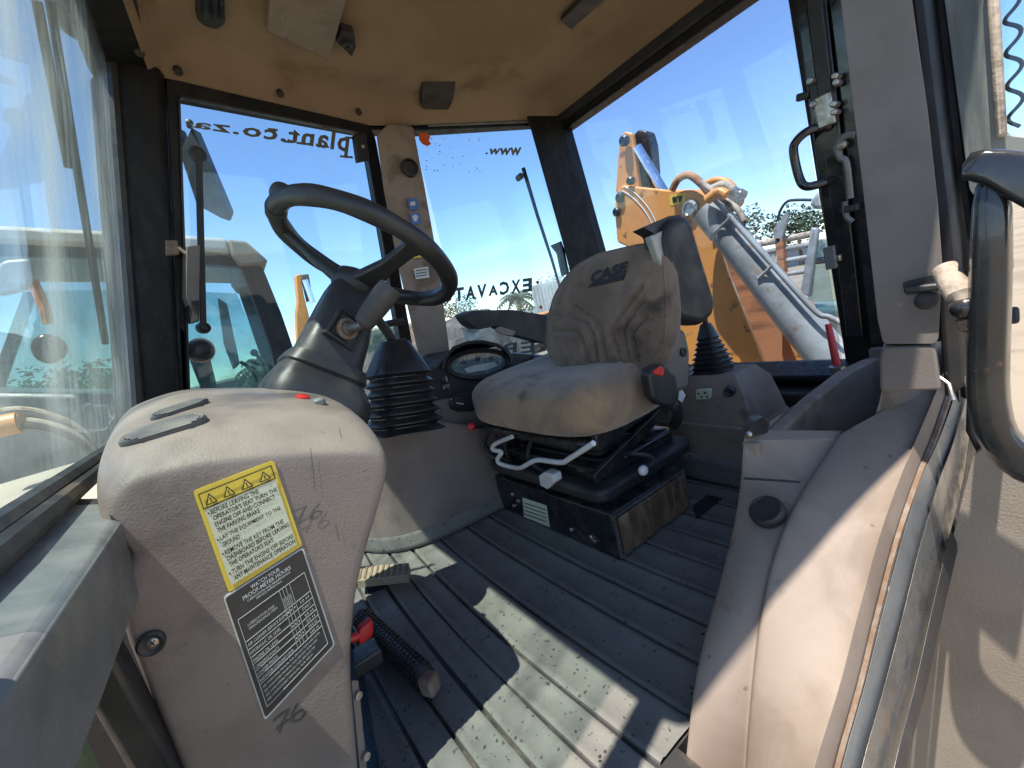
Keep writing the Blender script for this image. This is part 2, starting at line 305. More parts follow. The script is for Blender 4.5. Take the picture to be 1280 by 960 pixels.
M['lens'] = glassmat('clear_lens', (0.95, 0.97, 0.97), dirt=0.3, lo=0.4, hi=0.9)
M['beige_door'] = mat('door_panel_vinyl', (0.25, 0.21, 0.165), 0.6, (0.19, 0.16, 0.125), 6, 0.7, bump=0.5, bscale=260)
M['doorframe'] = mat('door_frame_paint', (0.20, 0.205, 0.18), 0.4, (0.05, 0.06, 0.055), 5, 0.85, stretch=(6, 6, 0.6), lo=0.4, hi=0.62)
M['dusty'] = mat('dusty_sleeve', (0.42, 0.34, 0.26), 0.8, (0.16, 0.12, 0.09), 26, 0.85, bump=0.4, bscale=200)
M['pedal'] = mat('worn_pedal', (0.30, 0.24, 0.16), 0.7, (0.16, 0.12, 0.08), 20, 0.7)
M['dusty2'] = mat('dust_coated_cover', (0.40, 0.34, 0.26), 0.85, (0.30, 0.25, 0.19), 3, 0.8)
M['clouded'] = mat('clouded_label', (0.36, 0.345, 0.30), 0.3, (0.25, 0.24, 0.2), 20, 0.8)
M['knob'] = mat('black_rubber_knob', (0.016, 0.016, 0.017), 0.55, (0.03, 0.028, 0.026), 20, 0.6)
M['dialblue'] = mat('dial_print', (0.07, 0.11, 0.13), 0.4, (0.16, 0.21, 0.23), 60, 0.8)
M['ventgrey'] = mat('vent_grey_plastic', (0.075, 0.075, 0.078), 0.5, (0.11, 0.105, 0.10), 12, 0.7, dust=0.3)
M['grip'] = mat('grey_worn_grip', (0.050, 0.046, 0.044), 0.6, (0.08, 0.07, 0.062), 14, 0.8, dust=0.3, bump=0.2)
M['speaker'] = mat('speaker_cloth', (0.035, 0.025, 0.020), 0.8, (0.055, 0.038, 0.028), 8, 0.7, bump=0.6, bscale=700)
# ================================================================== THE CAB SHELL
Zv = V((0, 0, 1))
WF = plane3(V((-0.10, 1.50, 0.653)), V((0.149, 1.475, 1.48)), V((0.728, 1.665, 1.48)))       # right front window
WR = plane3(V((0.919, 1.646, 1.48)), V((0.919, 1.646, 0.5)), V((1.60, 1.536, 1.48)))         # right rear quarter window
RR = plane3(V((1.60, 0.5, 1.48)), V((1.60, 1.5, 1.48)), V((1.70, 0.5, 0.48)))                # rear window
WS = plane3(V((-0.19, 0.55, 0.60)), V((-0.20, 1.45, 0.60)), V((-0.004, 1.45, 1.45)))         # windscreen
def out(plane, d=1.0):
    n = plane[1]; c = V((0.8, 0.95, 0.8)); return n*d if n.dot(plane[0]-c) > 0 else n*-d
def on(plane, pts): return [PL(a, b, *plane) for a, b in pts]
def at_ws(y, z):
    P0, N = WS; return V((P0.x - (N.y*(y-P0.y)+N.z*(z-P0.z))/N.x, y, z))
def at_rr(y, z): return V((1.60+0.1*(1.48-z), y, z))

# floor ------------------------------------------------------------
flo = MB().prism([(-0.24, 0.24, -0.05), (0.39, 0.235, -0.05), (0.395, 0.39, -0.05), (1.75, 0.40, -0.05), (1.75, 1.60, -0.05), (-0.24, 1.60, -0.05)], (0, 0, 0.043)).build('cab_floor', M['groove'])
tag(flo, 'dark grey ribbed rubber floor of the cab', kind='structure')
gx = [-0.03, 0.03, 0.090, 0.150, 0.212, 0.274, 0.337, 0.430, 0.530, 0.618, 0.70, 0.79, 0.88, 0.97, 1.06, 1.15, 1.24, 1.33, 1.42, 1.55, 1.72]
for i in range(len(gx)-1):
    a, b = gx[i]+0.003, gx[i+1]-0.003; y0, y1 = (0.240 if b < 0.35 else 0.392), 1.50; rows = []
    for k in range(25):
        y = y0+(y1-y0)*k/24; bow = 0.016*((y-0.85)/0.5)**2 + 0.004*noise.noise(V((i*3.1, y*3, 0)))
        jz = 0.0016*noise.noise(V((i*1.7, y*5, 2)))
        rows.append([V((a+bow, y, -0.006)), V((a+bow+0.001, y, jz)), V((a+bow+0.009, y, 0.0025+jz)), V((a+bow+0.013, y, jz)), V(((a+b)/2+bow, y, 0.0012+jz)), V((b+bow-0.013, y, jz)), V((b+bow-0.009, y, 0.0025+jz)), V((b+bow-0.001, y, jz)), V((b+bow, y, -0.006))])
    MB().grid(rows).build('floor_strip', M['mat'], flo, angle=60)
# headliner ---------------------------------------------------------
rim = [V(p) for p in ((0.06, 0.42, 0), (0.05, 0.95, 0), (0.085, 1.462, 0), (0.16, 1.480, 0), (0.44, 1.575, 0), (0.735, 1.668, 0), (0.92, 1.65, 0), (1.26, 1.595, 0), (1.595, 1.540, 0), (1.60, 1.0, 0), (1.595, 0.42, 0), (0.92, 0.20, 0), (0.5, 0.30, 0))]
def dens(pts, k):
    o = []
    for i in range(len(pts)):
        a, b = pts[i], pts[(i+1) % len(pts)]
        o += [a.lerp(b, j/k) for j in range(k)]
    return o
rim = dens(rim, 5); cen = V((0.82, 0.95, 0)); loops = []
for s_, z in ((1.0, 1.478), (0.985, 1.484), (0.95, 1.512), (0.90, 1.535), (0.84, 1.545), (0.70, 1.540), (0.60, 1.552), (0.45, 1.556), (0.25, 1.556), (0.04, 1.556)):
    loops.append([cen + (p-cen)*s_ + V((0, 0, z + 0.004*noise.noise((p*s_)*4))) for p in rim])
loops.append([cen + (p-cen)*0.001 + V((0, 0, 1.556)) for p in rim]); ceil = MB().loft(loops, False).build('cab_ceiling', M['headliner'], angle=80)
tag(ceil, 'stained tan felt headliner of the cab', kind='structure')
rt = thing('cab_roof', 'moulded outer roof panel above the tan headliner', 'roof', (0.8, 0.9, 1.56))
MB().prism(rpoly([V(p) for p in ((-0.07, 0.20, 1.575), (-0.07, 1.53, 1.575), (0.72, 1.75, 1.575), (1.66, 1.62, 1.575), (1.66, 0.20, 1.575), (0.92, 0.02, 1.575), (0.55, 0.05, 1.575), (0.19, 0.115, 1.575))], 0.05), (0, 0, 0.09)).build('roof_panel', M['greymetal'], rt, bevel=0.03, seg=3)  # roof out of view; left overhang drawn out so its shade crosses the fender

# black steel frame ----------------------------------------------------
fr = thing('cab_frame', 'black steel posts and headers framing the cab windows', 'cab frame', (0.8, 0.95, 0.0))
fo = on(WF, [(208, 98), (466, 157), (545, 600), (236, 700)]); 
# front right post
wb, wt = at_ws(1.445, 0.50), at_ws(1.452, 1.50)
fb, ft = PL(234, 640, *WF), PL(206, 92, *WF)
o_ = V((-0.05, 0.09, 0))
ins = V((0.012, -0.02, 0))
MB().loft([[wb, wb.lerp(fb, 0.35)+ins, wb.lerp(fb, 0.8)+ins, fb, fb+o_, wb+o_], [wt, wt.lerp(ft, 0.35)+ins, wt.lerp(ft, 0.8)+ins, ft, ft+o_, wt+o_]]).build('front_post', M['frame'], fr, bevel=0.006)
MB().tube([at_ws(1.435, 0.58)+V((0.01, 0, 0)), at_ws(1.44, 1.0)+V((0.01, 0, 0)), at_ws(1.446, 1.5)+V((0.01, 0, 0))], 0.014, 8).build('windscreen_seal', M['rubber'], fr)
# near front post (outside the picture)
MB().obox(at_ws(0.285, 0.56), at_ws(0.285, 1.56), (1, 0, 0), 0.045, 0.045).build('front_post', M['frame'], fr, bevel=0.008)
MB().obox(V((0.03, 0.36, 1.53)), V((0.03, 1.53, 1.53)), (0, 0, 1), 0.13, 0.085).build('front_header', M['frame'], fr, bevel=0.015)
MB().tube([at_ws(0.4, 0.597)+V((0.004, 0, 0.004)), at_ws(0.9, 0.597)+V((0.004, 0, 0.004)), at_ws(1.45, 0.597)+V((0.004, 0, 0.004))], 0.012, 8).build('windscreen_seal', M['rubber'], fr)
# side header above the near door and right windows
MB().tube([(0.10, 0.36, 1.52), (0.5, 0.24, 1.52), (0.92, 0.17, 1.52), (1.58, 0.36, 1.52)], 0.035, 8).build('door_header', M['frame'], fr)
MB().prism([V((0.10, 1.485, 1.47)), V((0.73, 1.685, 1.47)), V((0.93, 1.672, 1.47)), V((1.62, 1.56, 1.47)), V((1.64, 1.60, 1.47)), V((0.93, 1.74, 1.47)), V((0.70, 1.75, 1.47)), V((0.06, 1.56, 1.47))], (0, 0, 0.10)).build('side_header', M['frame'], fr, bevel=0.006)
MB().prism([V((0.97, 1.640, 1.472)), V((1.44, 1.562, 1.472)), V((1.44, 1.572, 1.472)), V((0.97, 1.650, 1.472))], (0, 0, 0.018)).build('liner_trim', M['beige'], fr, bevel=0.003)
# rear header, posts and sill
MB().prism([at_rr(0.30, 1.43), at_rr(1.58, 1.43), at_rr(1.58, 1.55), at_rr(0.30, 1.55)], (0.07, 0, 0)).build('rear_header', M['frame'], fr, bevel=0.006)
MB().prism([at_rr(0.30, 1.455)+V((-0.02, 0, 0)), at_rr(1.55, 1.455)+V((-0.02, 0, 0)), at_rr(1.55, 1.50)+V((-0.02, 0, 0)), at_rr(0.30, 1.50)+V((-0.02, 0, 0))], (0.019, 0, 0)).build('rear_header', M['rubber'], fr, bevel=0.004)
DP = lambda px, py, d=0.0: PL(px, py, RR[0]-V((d, 0, 0)), RR[1])
MB().prism([DP(650, 118), DP(690, 118), DP(701, 150), DP(747, 312), DP(800, 500), DP(815, 560), DP(768, 560), DP(705, 306), DP(664, 160)], (0.06, 0, 0)).build('rear_post', M['frame'], fr, bevel=0.006)
wip = lambda a, b: PL(a, b, WR[0]-out(WR, 0.012), WR[1])
MB().prism([wip(650, 118), wip(694, 118), wip(704, 156), wip(748, 316), wip(800, 500), wip(768, 560), wip(736, 430), wip(705, 306), wip(664, 160)], out(WR, 0.008)).build('rear_post', M['frame'], fr, bevel=0.003)
MB().prism([DP(672, 140, .02), DP(684, 140, .02), DP(740, 330, .02), DP(775, 460, .02), DP(760, 460, .02), DP(722, 330, .02)], (0.018, 0, 0)).build('rear_post', M['rubber'], fr, bevel=0.004)
MB().prism([at_rr(0.30, 0.0), at_rr(0.573, 0.0), at_rr(0.575, 0.26), at_rr(0.588, 1.5), at_rr(0.30, 1.5)], (0.05, 0, 0)).build('rear_post', M['frame'], fr, bevel=0.006)
for a, b, wd in (((1003, -5), (1046, 330), 10), ((1022, -5), (1070, 420), 16), ((1047, -5), (1098, 430), 12)):
    p, q = DP(*a, .012), DP(*b, .012); MB().obox(p, q, (1, 0, 0), wd*0.0028, 0.03).build('post_channel', M['blackgloss'], fr, bevel=0.004)
MB().prism([at_rr(0.30, 0.02), at_rr(1.60, 0.02), at_rr(1.60, 0.25), at_rr(0.30, 0.25)], (0.06, 0, 0)).build('rear_lower_panel', M['black'], fr, bevel=0.006)
MB().prism([V((1.60, 0.32, 0.215)), V((1.60, 1.40, 0.215)), V((1.74, 1.40, 0.235)), V((1.74, 0.32, 0.235))], (0, 0, 0.022)).build('rear_sill', M['frame'], fr, bevel=0.006)
MB().prism([V((1.55, 0.50, 0.10)), V((1.55, 1.05, 0.10)), V((1.68, 1.05, 0.10)), V((1.68, 0.50, 0.10))], (0, 0, 0.09)).build('rear_shelf', M['black'], fr, bevel=0.01)
# right lower wall, below the glass, and front bulkhead right of the column
MB().prism([V((-0.12, 1.52, 0.0)), V((0.80, 1.70, 0.0)), V((1.72, 1.58, 0.0)), V((1.72, 1.58, 0.33)), V((0.93, 1.68, 0.33)), V((0.75, 1.69, 0.20)), V((-0.12, 1.52, 0.20))], (0.01, 0.05, 0)).build('lower_side_panel', M['black'], fr)
# sill of the door opening along the near side
MB().prism([V((-0.24, 0.20, -0.10)), V((0.52, 0.17, -0.10)), V((0.52, 0.17, -0.012)), V((-0.24, 0.20, -0.012))], (0, 0.06, 0)).build('door_sill', M['greymetal'], fr, bevel=0.008)

# windows -----------------------------------------------------------------
# windscreen
ws = thing('windscreen', 'dusty streaked front windscreen beside the grey ledge', 'windscreen', (-0.2, 0.95, 0.58))
MB().prism([at_ws(0.36, 0.60), at_ws(1.437, 0.60), at_ws(1.447, 1.49), at_ws(0.36, 1.49)], out(WS, 0.006)).build('pane', M['windshield'], ws, flat=True)
for (a, b), (c, d) in (((62, 0), (132, 430)), ((46, 0), (86, 210))):      # wiper arms on the outer face
    p, q = PL(a, b, WS[0]+out(WS, 0.02), WS[1]), PL(c, d, WS[0]+out(WS, 0.02), WS[1])
    MB().obox(p, q, WS[1], 0.010, 0.012).build('wiper_arm', M['black'], ws, bevel=0.002)
# lower front glass
lg = thing('lower_front_window', 'small green dirty lower window below the grey ledge', 'window', (-0.2, 0.5, 0.0))
MB().prism([V((-0.20, 0.22, 0.0)), V((-0.20, 0.585, 0.0)), V((-0.20, 0.585, 0.50)), V((-0.20, 0.22, 0.50))], (-0.006, 0, 0)).build('pane', M['lowglass'], lg, flat=True)
MB().obox(X_(98, 772, -0.175), X_(214, 985, -0.175), (1, 0, 0), 0.040, 0.035).build('seal', M['rubber'], lg, bevel=0.008)
for k in range(26):
    t = k/25; p = X_(92+t*88, 830+t*145, -0.197)
    MB().obox(p, p+V((0, -0.009-0.003*(k % 3), 0.004)), (1, 0, 0), 0.0018, 0.001).build('frit_mark', M['ink'], lg) if k % 2 else None
textmesh('E4 43R', X_(58, 900, -0.198), X_(88, 880, -0.198), X_(92, 894, -0.198), X_(62, 915, -0.198), 'etched_mark', M['inkwhite'], lg)

# right front window with mirrored lettering
n_ = 6
rf = thing('right_front_window', 'framed side window behind the steering wheel with mirrored plant.co.za lettering', 'window', (0.3, 1.55, 0.2))
oo = rpoly(on(WF, [(207, 97), (467, 157), (548, 610), (238, 690)]), [0.01, 0.06, 0.02, 0.02], n_)
ii = rpoly(on(WF, [(222, 119), (455, 166), (531, 600), (240, 640)]), [0.015, 0.05, 0.02, 0.02], n_)
mb = ring(MB(), oo, ii, out(WF, 0.03)); mb.build('window_frame', M['frame'], rf, bevel=0.003)
i2 = [p + out(WF, 0.012) for p in ii]; i3 = [p*1.0 for p in inset(ii, 0.008)] 
ring(MB(), [p-out(WF, .004) for p in ii], [p-out(WF, .004) for p in inset(ii, (0.005))], out(WF, 0.02)).build('rubber_seal', M['rubber'], rf)
MB().prism(i2, out(WF, 0.005)).build('pane', M['glass'], rf, flat=True)
wfq = (WF[0]+out(WF, 0.010), WF[1])
def q4(pl, tl, tr, br, bl): return [PL(a, b, *pl) for a, b in (tl, tr, br, bl)]
# mirrored: the first letter is on the right of the picture
tl, tr, br, bl = q4(wfq, (438, 164), (241, 149), (241, 163), (434, 198))
c_ = textmesh('plant.co.za', tl, tr, br, bl, 'lettering', M['decal'], rf, bold=0.028, spacing=1.12)
sm = MB()                                                       # slab serifs
def serif(px, py, wpx, sl=0.09):
    a, b = PL(px-wpx/2, py-wpx/2*sl, *wfq), PL(px+wpx/2, py+wpx/2*sl, *wfq); sm.obox(a, b, WF[1], 0.007, 0.0012)
for a, b, k in ((433, 196, 16), (436, 172, 8), (404, 183, 14), (407, 160, 9), (375, 179, 9), (359, 177, 9), (365, 167, 8), (341, 162, 12), (384, 180, 8)): serif(a, b, k)
sm.build('lettering', M['decal'], rf)
# catch, hinge and round knobs on that window
MB().prism(rpoly(on((WF[0]-out(WF, .012), WF[1]), [(443, 168), (458, 166), (462, 200), (448, 203)]), 0.008), out(WF, 0.02)).build('hinge_plate', M['black'], rf, bevel=0.003)
MB().lathe(PL(453, 183, WF[0]-out(WF, .012), WF[1]), -out(WF), [(0.008, 0), (0.008, 0.006), (0.004, 0.008)], 12).build('hinge_bolt', M['steel'], rf)
cp = lambda a, b, d=0.03: PL(a, b, WF[0]-out(WF, d), WF[1])
MB().prism(on((WF[0]-out(WF, .03), WF[1]), [(207, 300), (222, 300), (225, 318), (208, 320)]), out(WF, 0.03)).build('catch_bracket', M['rust'], rf, bevel=0.003)
MB().tube([cp(222, 309), cp(232, 316), cp(238, 322)], 0.006, 8).build('catch_bolt', M['steel'], rf)
MB().prism(rpoly(on((WF[0]-out(WF, .045), WF[1]), [(234, 308), (250, 306), (249, 374), (248, 400), (238, 404), (240, 388), (233, 372)]), 0.006), out(WF, 0.035)).build('catch_handle', M['beige_grey'], rf, bevel=0.006)
MB().prism(rpoly(on((WF[0]-out(WF, .045), WF[1]), [(237, 376), (250, 374), (249, 402), (238, 405)]), 0.004), out(WF, 0.03)).build('catch_foot', M['black'], rf, bevel=0.004)
for a, b, r in ((251, 438, 0.030), (254, 410, 0.016)):
    c = PL(a, b, WF[0]-out(WF, 0.0), WF[1]); MB().lathe(c, -out(WF), [(r, -0.01), (r, 0.010), (r*0.86, 0.018), (r*0.62, 0.014), (r*0.4, 0.018), (0.002, 0.018)], 28).build('pane_knob', M['black'], rf)
c = PL(251, 438, WF[0]-out(WF, -0.012), WF[1]); MB().lathe(c, -out(WF), [(0.036, -0.002), (0.036, 0.002)], 28).build('knob_washer', M['steel'], rf)
# vertical wiper in front of the right pane
wp = thing('side_wiper', 'thin black upright bar crossing the window near the mirror', 'wiper', (0.1, 1.5, 0.7))
MB().obox(cp(248, 186, 0.012), cp(254, 412, 0.012), WF[1], 0.016, 0.010).build('bar', M['black'], wp, bevel=0.002)
c = cp(247, 193, 0.01); MB().lathe(c, -out(WF), [(0.021, -0.008), (0.021, 0.004), (0.010, 0.006), (0.002, 0.006)], 20).build('pivot', M['black'], wp)
# outside mirror beyond that window
mr_ = thing('outside_mirror', 'slanted dark mirror plate outside the side window', 'mirror', Y_(250, 280, 1.62))
MB().prism(rpoly([Y_(a, b, 1.62) for a, b in ((240, 158), (284, 262), (279, 274), (246, 256), (225, 192))], 0.008), (0.02, 0.03, 0)).build('mirror_body', M['greymetal'], mr_, bevel=0.004)
MB().prism([Y_(a, b, 1.66) for a, b in ((218, 162), (222, 158), (240, 205), (228, 190))], (0.02, 0.03, 0)).build('mirror_arm', M['black'], mr_, bevel=0.004)
MB().lathe(Y_(237, 155, 1.62), (0, -1, 0), [(0.010, -0.01), (0.010, 0.01), (0.003, 0.013)], 12).build('mirror_bolt', M['steel'], mr_)

# right rear quarter window
rq = thing('right_rear_window', 'quarter window beside the beige pillar with mirrored www and EXCAVATO lettering', 'window', (1.25, 1.6, 0.33))
def W2(x, z): return V((x, 1.646-(x-0.919)*0.1615, z))
MB().prism([W2(0.90, 0.33), W2(1.605, 0.33), W2(1.605, 1.485), W2(0.90, 1.485)], (0.001, 0.006, 0)).build('pane', M['glass'], rq, flat=True)
wq = (WR[0]-out(WR, 0.002), WR[1])
tl, tr, br, bl = q4(wq, (652, 184), (609, 186), (606, 193), (651, 195))
textmesh('www.', tl, tr, br, bl, 'lettering', M['decal'], rq, bold=0.03)
def warp(txt, xs, ys, name):
    for ch, (a, b, c, d, e, f_) in zip(txt, xs): textmesh(ch, *q4(wq, (a, b), (c, d), (e, f_), (a+(e-c), f_+(b-d))), name, M['decaldark'], rq, bold=0.018)
L8 = 'EXCAVATO'; x_r, pitch = 665, 14.2
for k, ch in enumerate(L8):
    xr = x_r - k*pitch; sl = 0.135*(x_r-xr); hgt = 17 - (4 if k in (3,) else 0)
    if k == 7: xr -= 0
    tp = 347 + sl + (3 if k == 3 else 0)
    textmesh(ch, *q4(wq, (xr, tp), (xr-12, tp+1.6), (xr-12, tp+1.6+hgt), (xr, tp+hgt)), 'lettering', M['decaldark'], rq, bold=0.045)
for a, b in ((672, 353), (676, 384)):
    MB().lathe(PL(a, b, *wq), -out(WR), [(0.0085, 0), (0.0085, 0.001)], 14).build('red_dot', M['decalred'], rq)
for k, ch in enumerate('REP'):
    xr = 690-k*22; textmesh(ch, *q4(wq, (xr, 424+k*2), (xr-17, 426+k*2), (xr-17, 440+k*2), (xr, 438+k*2)), 'lettering', M['decaldark'], rq, bold=0.02)
MB().prism([PL(a, b, *wq) for a, b in ((523, 166), (533, 166), (538, 171), (536, 176), (539, 180), (534, 183), (528, 180), (524, 175))], out(WR, -0.001)).build('torn_sticker', M['decalred'], rq, flat=True)
random.seed(3); sm = MB()
for k in range(90):
    a = 530+random.random()*75; b = 168+random.random()*46; b = b if random.random() < .6 else random.choice((168, 214))+random.uniform(-2, 2)
    if a > 560 and random.random() < 0.6: continue
    c = PL(a, b, *wq); r = random.uniform(0.0008, 0.0028); sm.lathe(c, -out(WR), [(r, 0), (r*0.8, 0.0008)], 6)
tag(sm.build('glue_specks', M['decaldark'], rq), None, kind='stuff')
sm = None
# wiper of the quarter window
wq2 = thing('rear_side_wiper', 'slim black wiper arm outside the quarter window', 'wiper', (1.5, 1.62, 0.8))
wo = lambda a, b, d=0.03: PL(a, b, WR[0]+out(WR, d), WR[1])
MB().tube([wo(654, 210), wo(672, 270), wo(690, 325), wo(700, 360)], [0.009, 0.008, 0.007, 0.006], 8).build('arm', M['black'], wq2)
MB().lathe(wo(650, 221), -out(WR), [(0.014, -0.02), (0.014, 0.012), (0.008, 0.018), (0.002, 0.018)], 16).build('pivot_cap', M['beige_grey'], wq2)
MB().prism(rpoly([wo(a, b) for a, b in ((690, 306), (702, 301), (706, 312), (712, 342), (704, 345), (698, 316))], 0.006), out(WR, 0.02)).build('bracket', M['black'], wq2, bevel=0.004)

# rear window: pane, handle, latches
rw = thing('rear_window', 'large rear window sash with black handle and latches', 'window', at_rr(1.05, 0.26))
MB().prism([at_rr(0.585, 0.25), at_rr(1.545, 0.25), at_rr(1.545, 1.44), at_rr(0.585, 1.44)], (0.006, 0, 0)).build('pane', M['rearglass'], rw, flat=True)
MB().tube([DP(1036, 158, .03), DP(1012, 163, .07), DP(996, 176, .085), DP(992, 190, .085), DP(999, 222, .085), DP(1008, 233, .085), DP(1028, 229, .06), DP(1040, 225, .03)], 0.0125, 10, smooth=5).build('handle', M['blackgloss'], rw)
MB().obox(DP(1018, -5, .035), DP(1034, 128, .035), (1, 0, 0), 0.035, 0.02).build('slide_rod', M['black'], rw, bevel=0.003)
MB().obox(DP(1029, 118, .05), DP(1036, 158, .05), (1, 0, 0), 0.045, 0.035).build('latch_block', M['steel'], rw, bevel=0.005)
MB().obox(DP(996, 123, .04), DP(1012, 118, .04), (1, 0, 0), 0.02, 0.02).build('latch_pin', M['black'], rw, bevel=0.004)
MB().prism([DP(a, b, .04) for a, b in ((1008, 100), (1022, 95), (1028, 130), (1014, 137))], (0.02, 0, 0)).build('latch_plate', M['black'], rw, bevel=0.003)
for a, b in ((1013, 101), (1017, 130), (1044, 95), (1045, 103), (1042, 130), (1043, 140)):
    MB().lathe(DP(a, b, .065), (-1, 0, 0), [(0.009, -0.025), (0.009, 0.004), (0.006, 0.008), (0.002, 0.008)], 10).build('latch_bolt', M['steel'], rw)
MB().tube([DP(1068, 168, .05), DP(1056, 170, .05), (DP(1046, 182, .05)), DP(1050, 197, .05), DP(1058, 204, .05), DP(1063, 248, .05)], 0.009, 8, smooth=4).build('hook_arm', M['greymetal'], rw)
MB().tube([DP(1056, 252, .05), DP(1058, 270, .05), DP(1066, 277, .05)], 0.008, 8, smooth=4).build('hook_tip', M['greymetal'], rw)
MB().obox(DP(1056, 262, .05), DP(1074, 258, .05), (1, 0, 0), 0.02, 0.02).build('hook_catch', M['black'], rw, bevel=0.003)
MB().lathe(DP(1053, 181, .06), (-1, 0, 0), [(0.012, -0.01), (0.012, 0.006), (0.003, 0.009)], 12).build('hook_bolt', M['steel'], rw)
MB().obox(DP(1020, 326, .03), DP(1052, 322, .03), (1, 0, 0), 0.022, 0.02).build('lower_clamp', M['steel'], rw, bevel=0.004)
MB().obox(DP(1036, 308, .035), DP(1040, 336, .035), (1, 0, 0), 0.03, 0.015).build('clamp_plate', M['greymetal'], rw, bevel=0.003)
# hinge hardware on the far rear post
hw = thing('hinge_hardware', 'grimy bolts and stay rod on the far rear post', 'hinge', DP(715, 300, .03))
for a, b, r in ((697, 255, .016), (711, 250, .014), (700, 270, .015), (716, 262, .012), (703, 284, .014), (722, 275, .012), (664, 132, .009), (678, 158, .006), (737, 316, .014)):
    MB().lathe(DP(a, b, .035), (-1, -0.3, 0), [(r, -0.02), (r, 0.010), (r*0.6, 0.018), (0.001, 0.018)], 9).build('bolt', M['frame'] if r > .01 else M['steel'], hw, flat=True)
MB().tube([DP(717, 240, .03), DP(727, 285, .03), DP(736, 314, .03)], 0.006, 8).build('stay_rod', M['steel'], hw)

# right pillar trim
def pillar_feat(pts, d=0.0): return [Y_(a, b, 1.615-d) for a, b in pts]
pt = thing('right_pillar_trim', 'beige pillar cover between the far windows with blue and yellow stickers', 'pillar trim', (0.85, 1.62, 0.45))
mb = MB().prism(rpoly(pillar_feat([(470, 168), (486, 153), (516, 157), (530, 230), (548, 330), (562, 440), (566, 500), (532, 500), (522, 440), (498, 335), (480, 240)]), 0.012), (0.03, 0.06, 0)); mb.build('cover', M['beige_warm'], pt, bevel=0.012, seg=3)
c = Y_(512, 210, 1.606); MB().lathe(c, (0, -1, 0), [(0.034, -0.004), (0.034, 0.008), (0.028, 0.012), (0.026, -0.002), (0.002, -0.003)], 28).build('vent_hole', M['black'], pt)
for i, (a, b) in enumerate(((516, 255), (519, 273), (521, 291))):
    MB().prism(rpoly(pillar_feat([(a-6.5, b-6.5), (a+5.5, b-7), (a+7.5, b+6.5), (a-4.5, b+7.5)], .0125), 0.007), (0, 0.002, 0)).build('blue_sticker', M['blue'], pt, flat=True)
    g = [[(-3, -3), (3, -3), (3, 2), (-3, 2)], [(-4, -3), (0, -5), (4, -3), (2, 3), (-1, 4)], [(-1, -4), (1, -4), (3, 4), (0, 1), (-3, 4)]][i]
    MB().prism(pillar_feat([(a+u, b+v) for u, v in g], .0145), (0, 0.001, 0)).build('pictogram', M['inkwhite'], pt, flat=True)
MB().prism(pillar_feat([(511, 300), (533, 298), (540, 320), (517, 323)], .0125), (0, 0.002, 0)).build('yellow_sticker', M['yellow'], pt, flat=True)
for p_ in ([(517, 305), (521, 302), (524, 309), (518, 311)], [(526, 304), (531, 302), (533, 306), (528, 308)], [(520, 313), (524, 312), (526, 318), (521, 319)], [(528, 312), (534, 310), (535, 317), (530, 317)]):
    MB().prism(pillar_feat(p_, .0145), (0, 0.001, 0)).build('pictogram', M['ink'], pt, flat=True)
MB().prism(pillar_feat([(517, 336), (535, 333), (537, 347), (520, 349)], .0125), (0, 0.002, 0)).build('white_label', M['inkwhite'], pt, flat=True)
for k in range(3): MB().prism(pillar_feat([(520, 338+k*3.4), (534, 336+k*3.4), (534, 337+k*3.4), (520, 339.2+k*3.4)], .0145), (0, 0.001, 0)).build('print_line', M['ink'], pt, flat=True)

# near pillar trim (left B pillar) ------------------------------------------------
PX = lambda a, b, x=0.85: X_(a, b, x)
lp = thing('near_pillar_trim', 'tall grey-beige pillar cover beside the open door', 'pillar trim', (0.88, 0.2, 0.42))
MB().prism(rpoly([PX(a, b) for a, b in ((985, -570), (1070, -640), (1133, -40), (1140, 0), (1160, 140), (1172, 250), (1178, 330), (1173, 424), (1168, 430), (1104, 430), (1097, 400), (1079, 240), (1046, -40))], 0.008), (0.10, 0.02, 0)).build('cover', M['beige_grey'], lp, bevel=0.009, seg=3)
MB().prism(rpoly([PX(a, b, .852) for a, b in ((1103, 434), (1169, 432), (1177, 488), (1100, 490), (1099, 450))], 0.006), (0.10, 0.02, 0)).build('foot_cover', M['beige_grey'], lp, bevel=0.006)
MB().prism(rpoly([PX(a, b, .847) for a, b in ((1128, 353), (1172, 342), (1174, 362), (1132, 369))], 0.004), (-0.0015, 0, 0)).build('slot', M['ink'], lp, flat=True)
MB().obox(PX(1131, 362, .838), PX(1182, 357, .838), (0, 0, 1), 0.016, 0.010).build('latch_lever', M['black'], lp, bevel=0.003)
MB().lathe(PX(1158, 375, .850), (-1, -0.1, 0), [(0.013, -0.004), (0.013, 0.005), (0.009, 0.008), (0.001, 0.008)], 20).build('button', M['black'], lp)
# door rubber, jamb
jb = thing('door_jamb', 'dark rubber door seal and jamb strip behind the near pillar', 'door jamb', (0.95, 0.15, 0.4))
MB().prism([PX(a, b, .90) for a, b in ((1062, -640), (1095, -660), (1160, -40), (1200, 300), (1212, 480), (1180, 500), (1165, 300), (1130, -40))], (0.06, 0, 0)).build('rubber_seal', M['rubber'], jb, bevel=0.008)
MB().prism([PX(a, b, .93) for a, b in ((1090, -640), (1118, -660), (1182, -40), (1224, 300), (1230, 500), (1200, 500), (1155, -40))], (0.06, 0, 0)).build('jamb', M['frame'], jb, bevel=0.006)
MB().tube([PX(1172, 470, .9), PX(1186, 480, .89), PX(1192, 500, .88)], 0.003, 8).build('jamb_clip', M['steel'], jb)
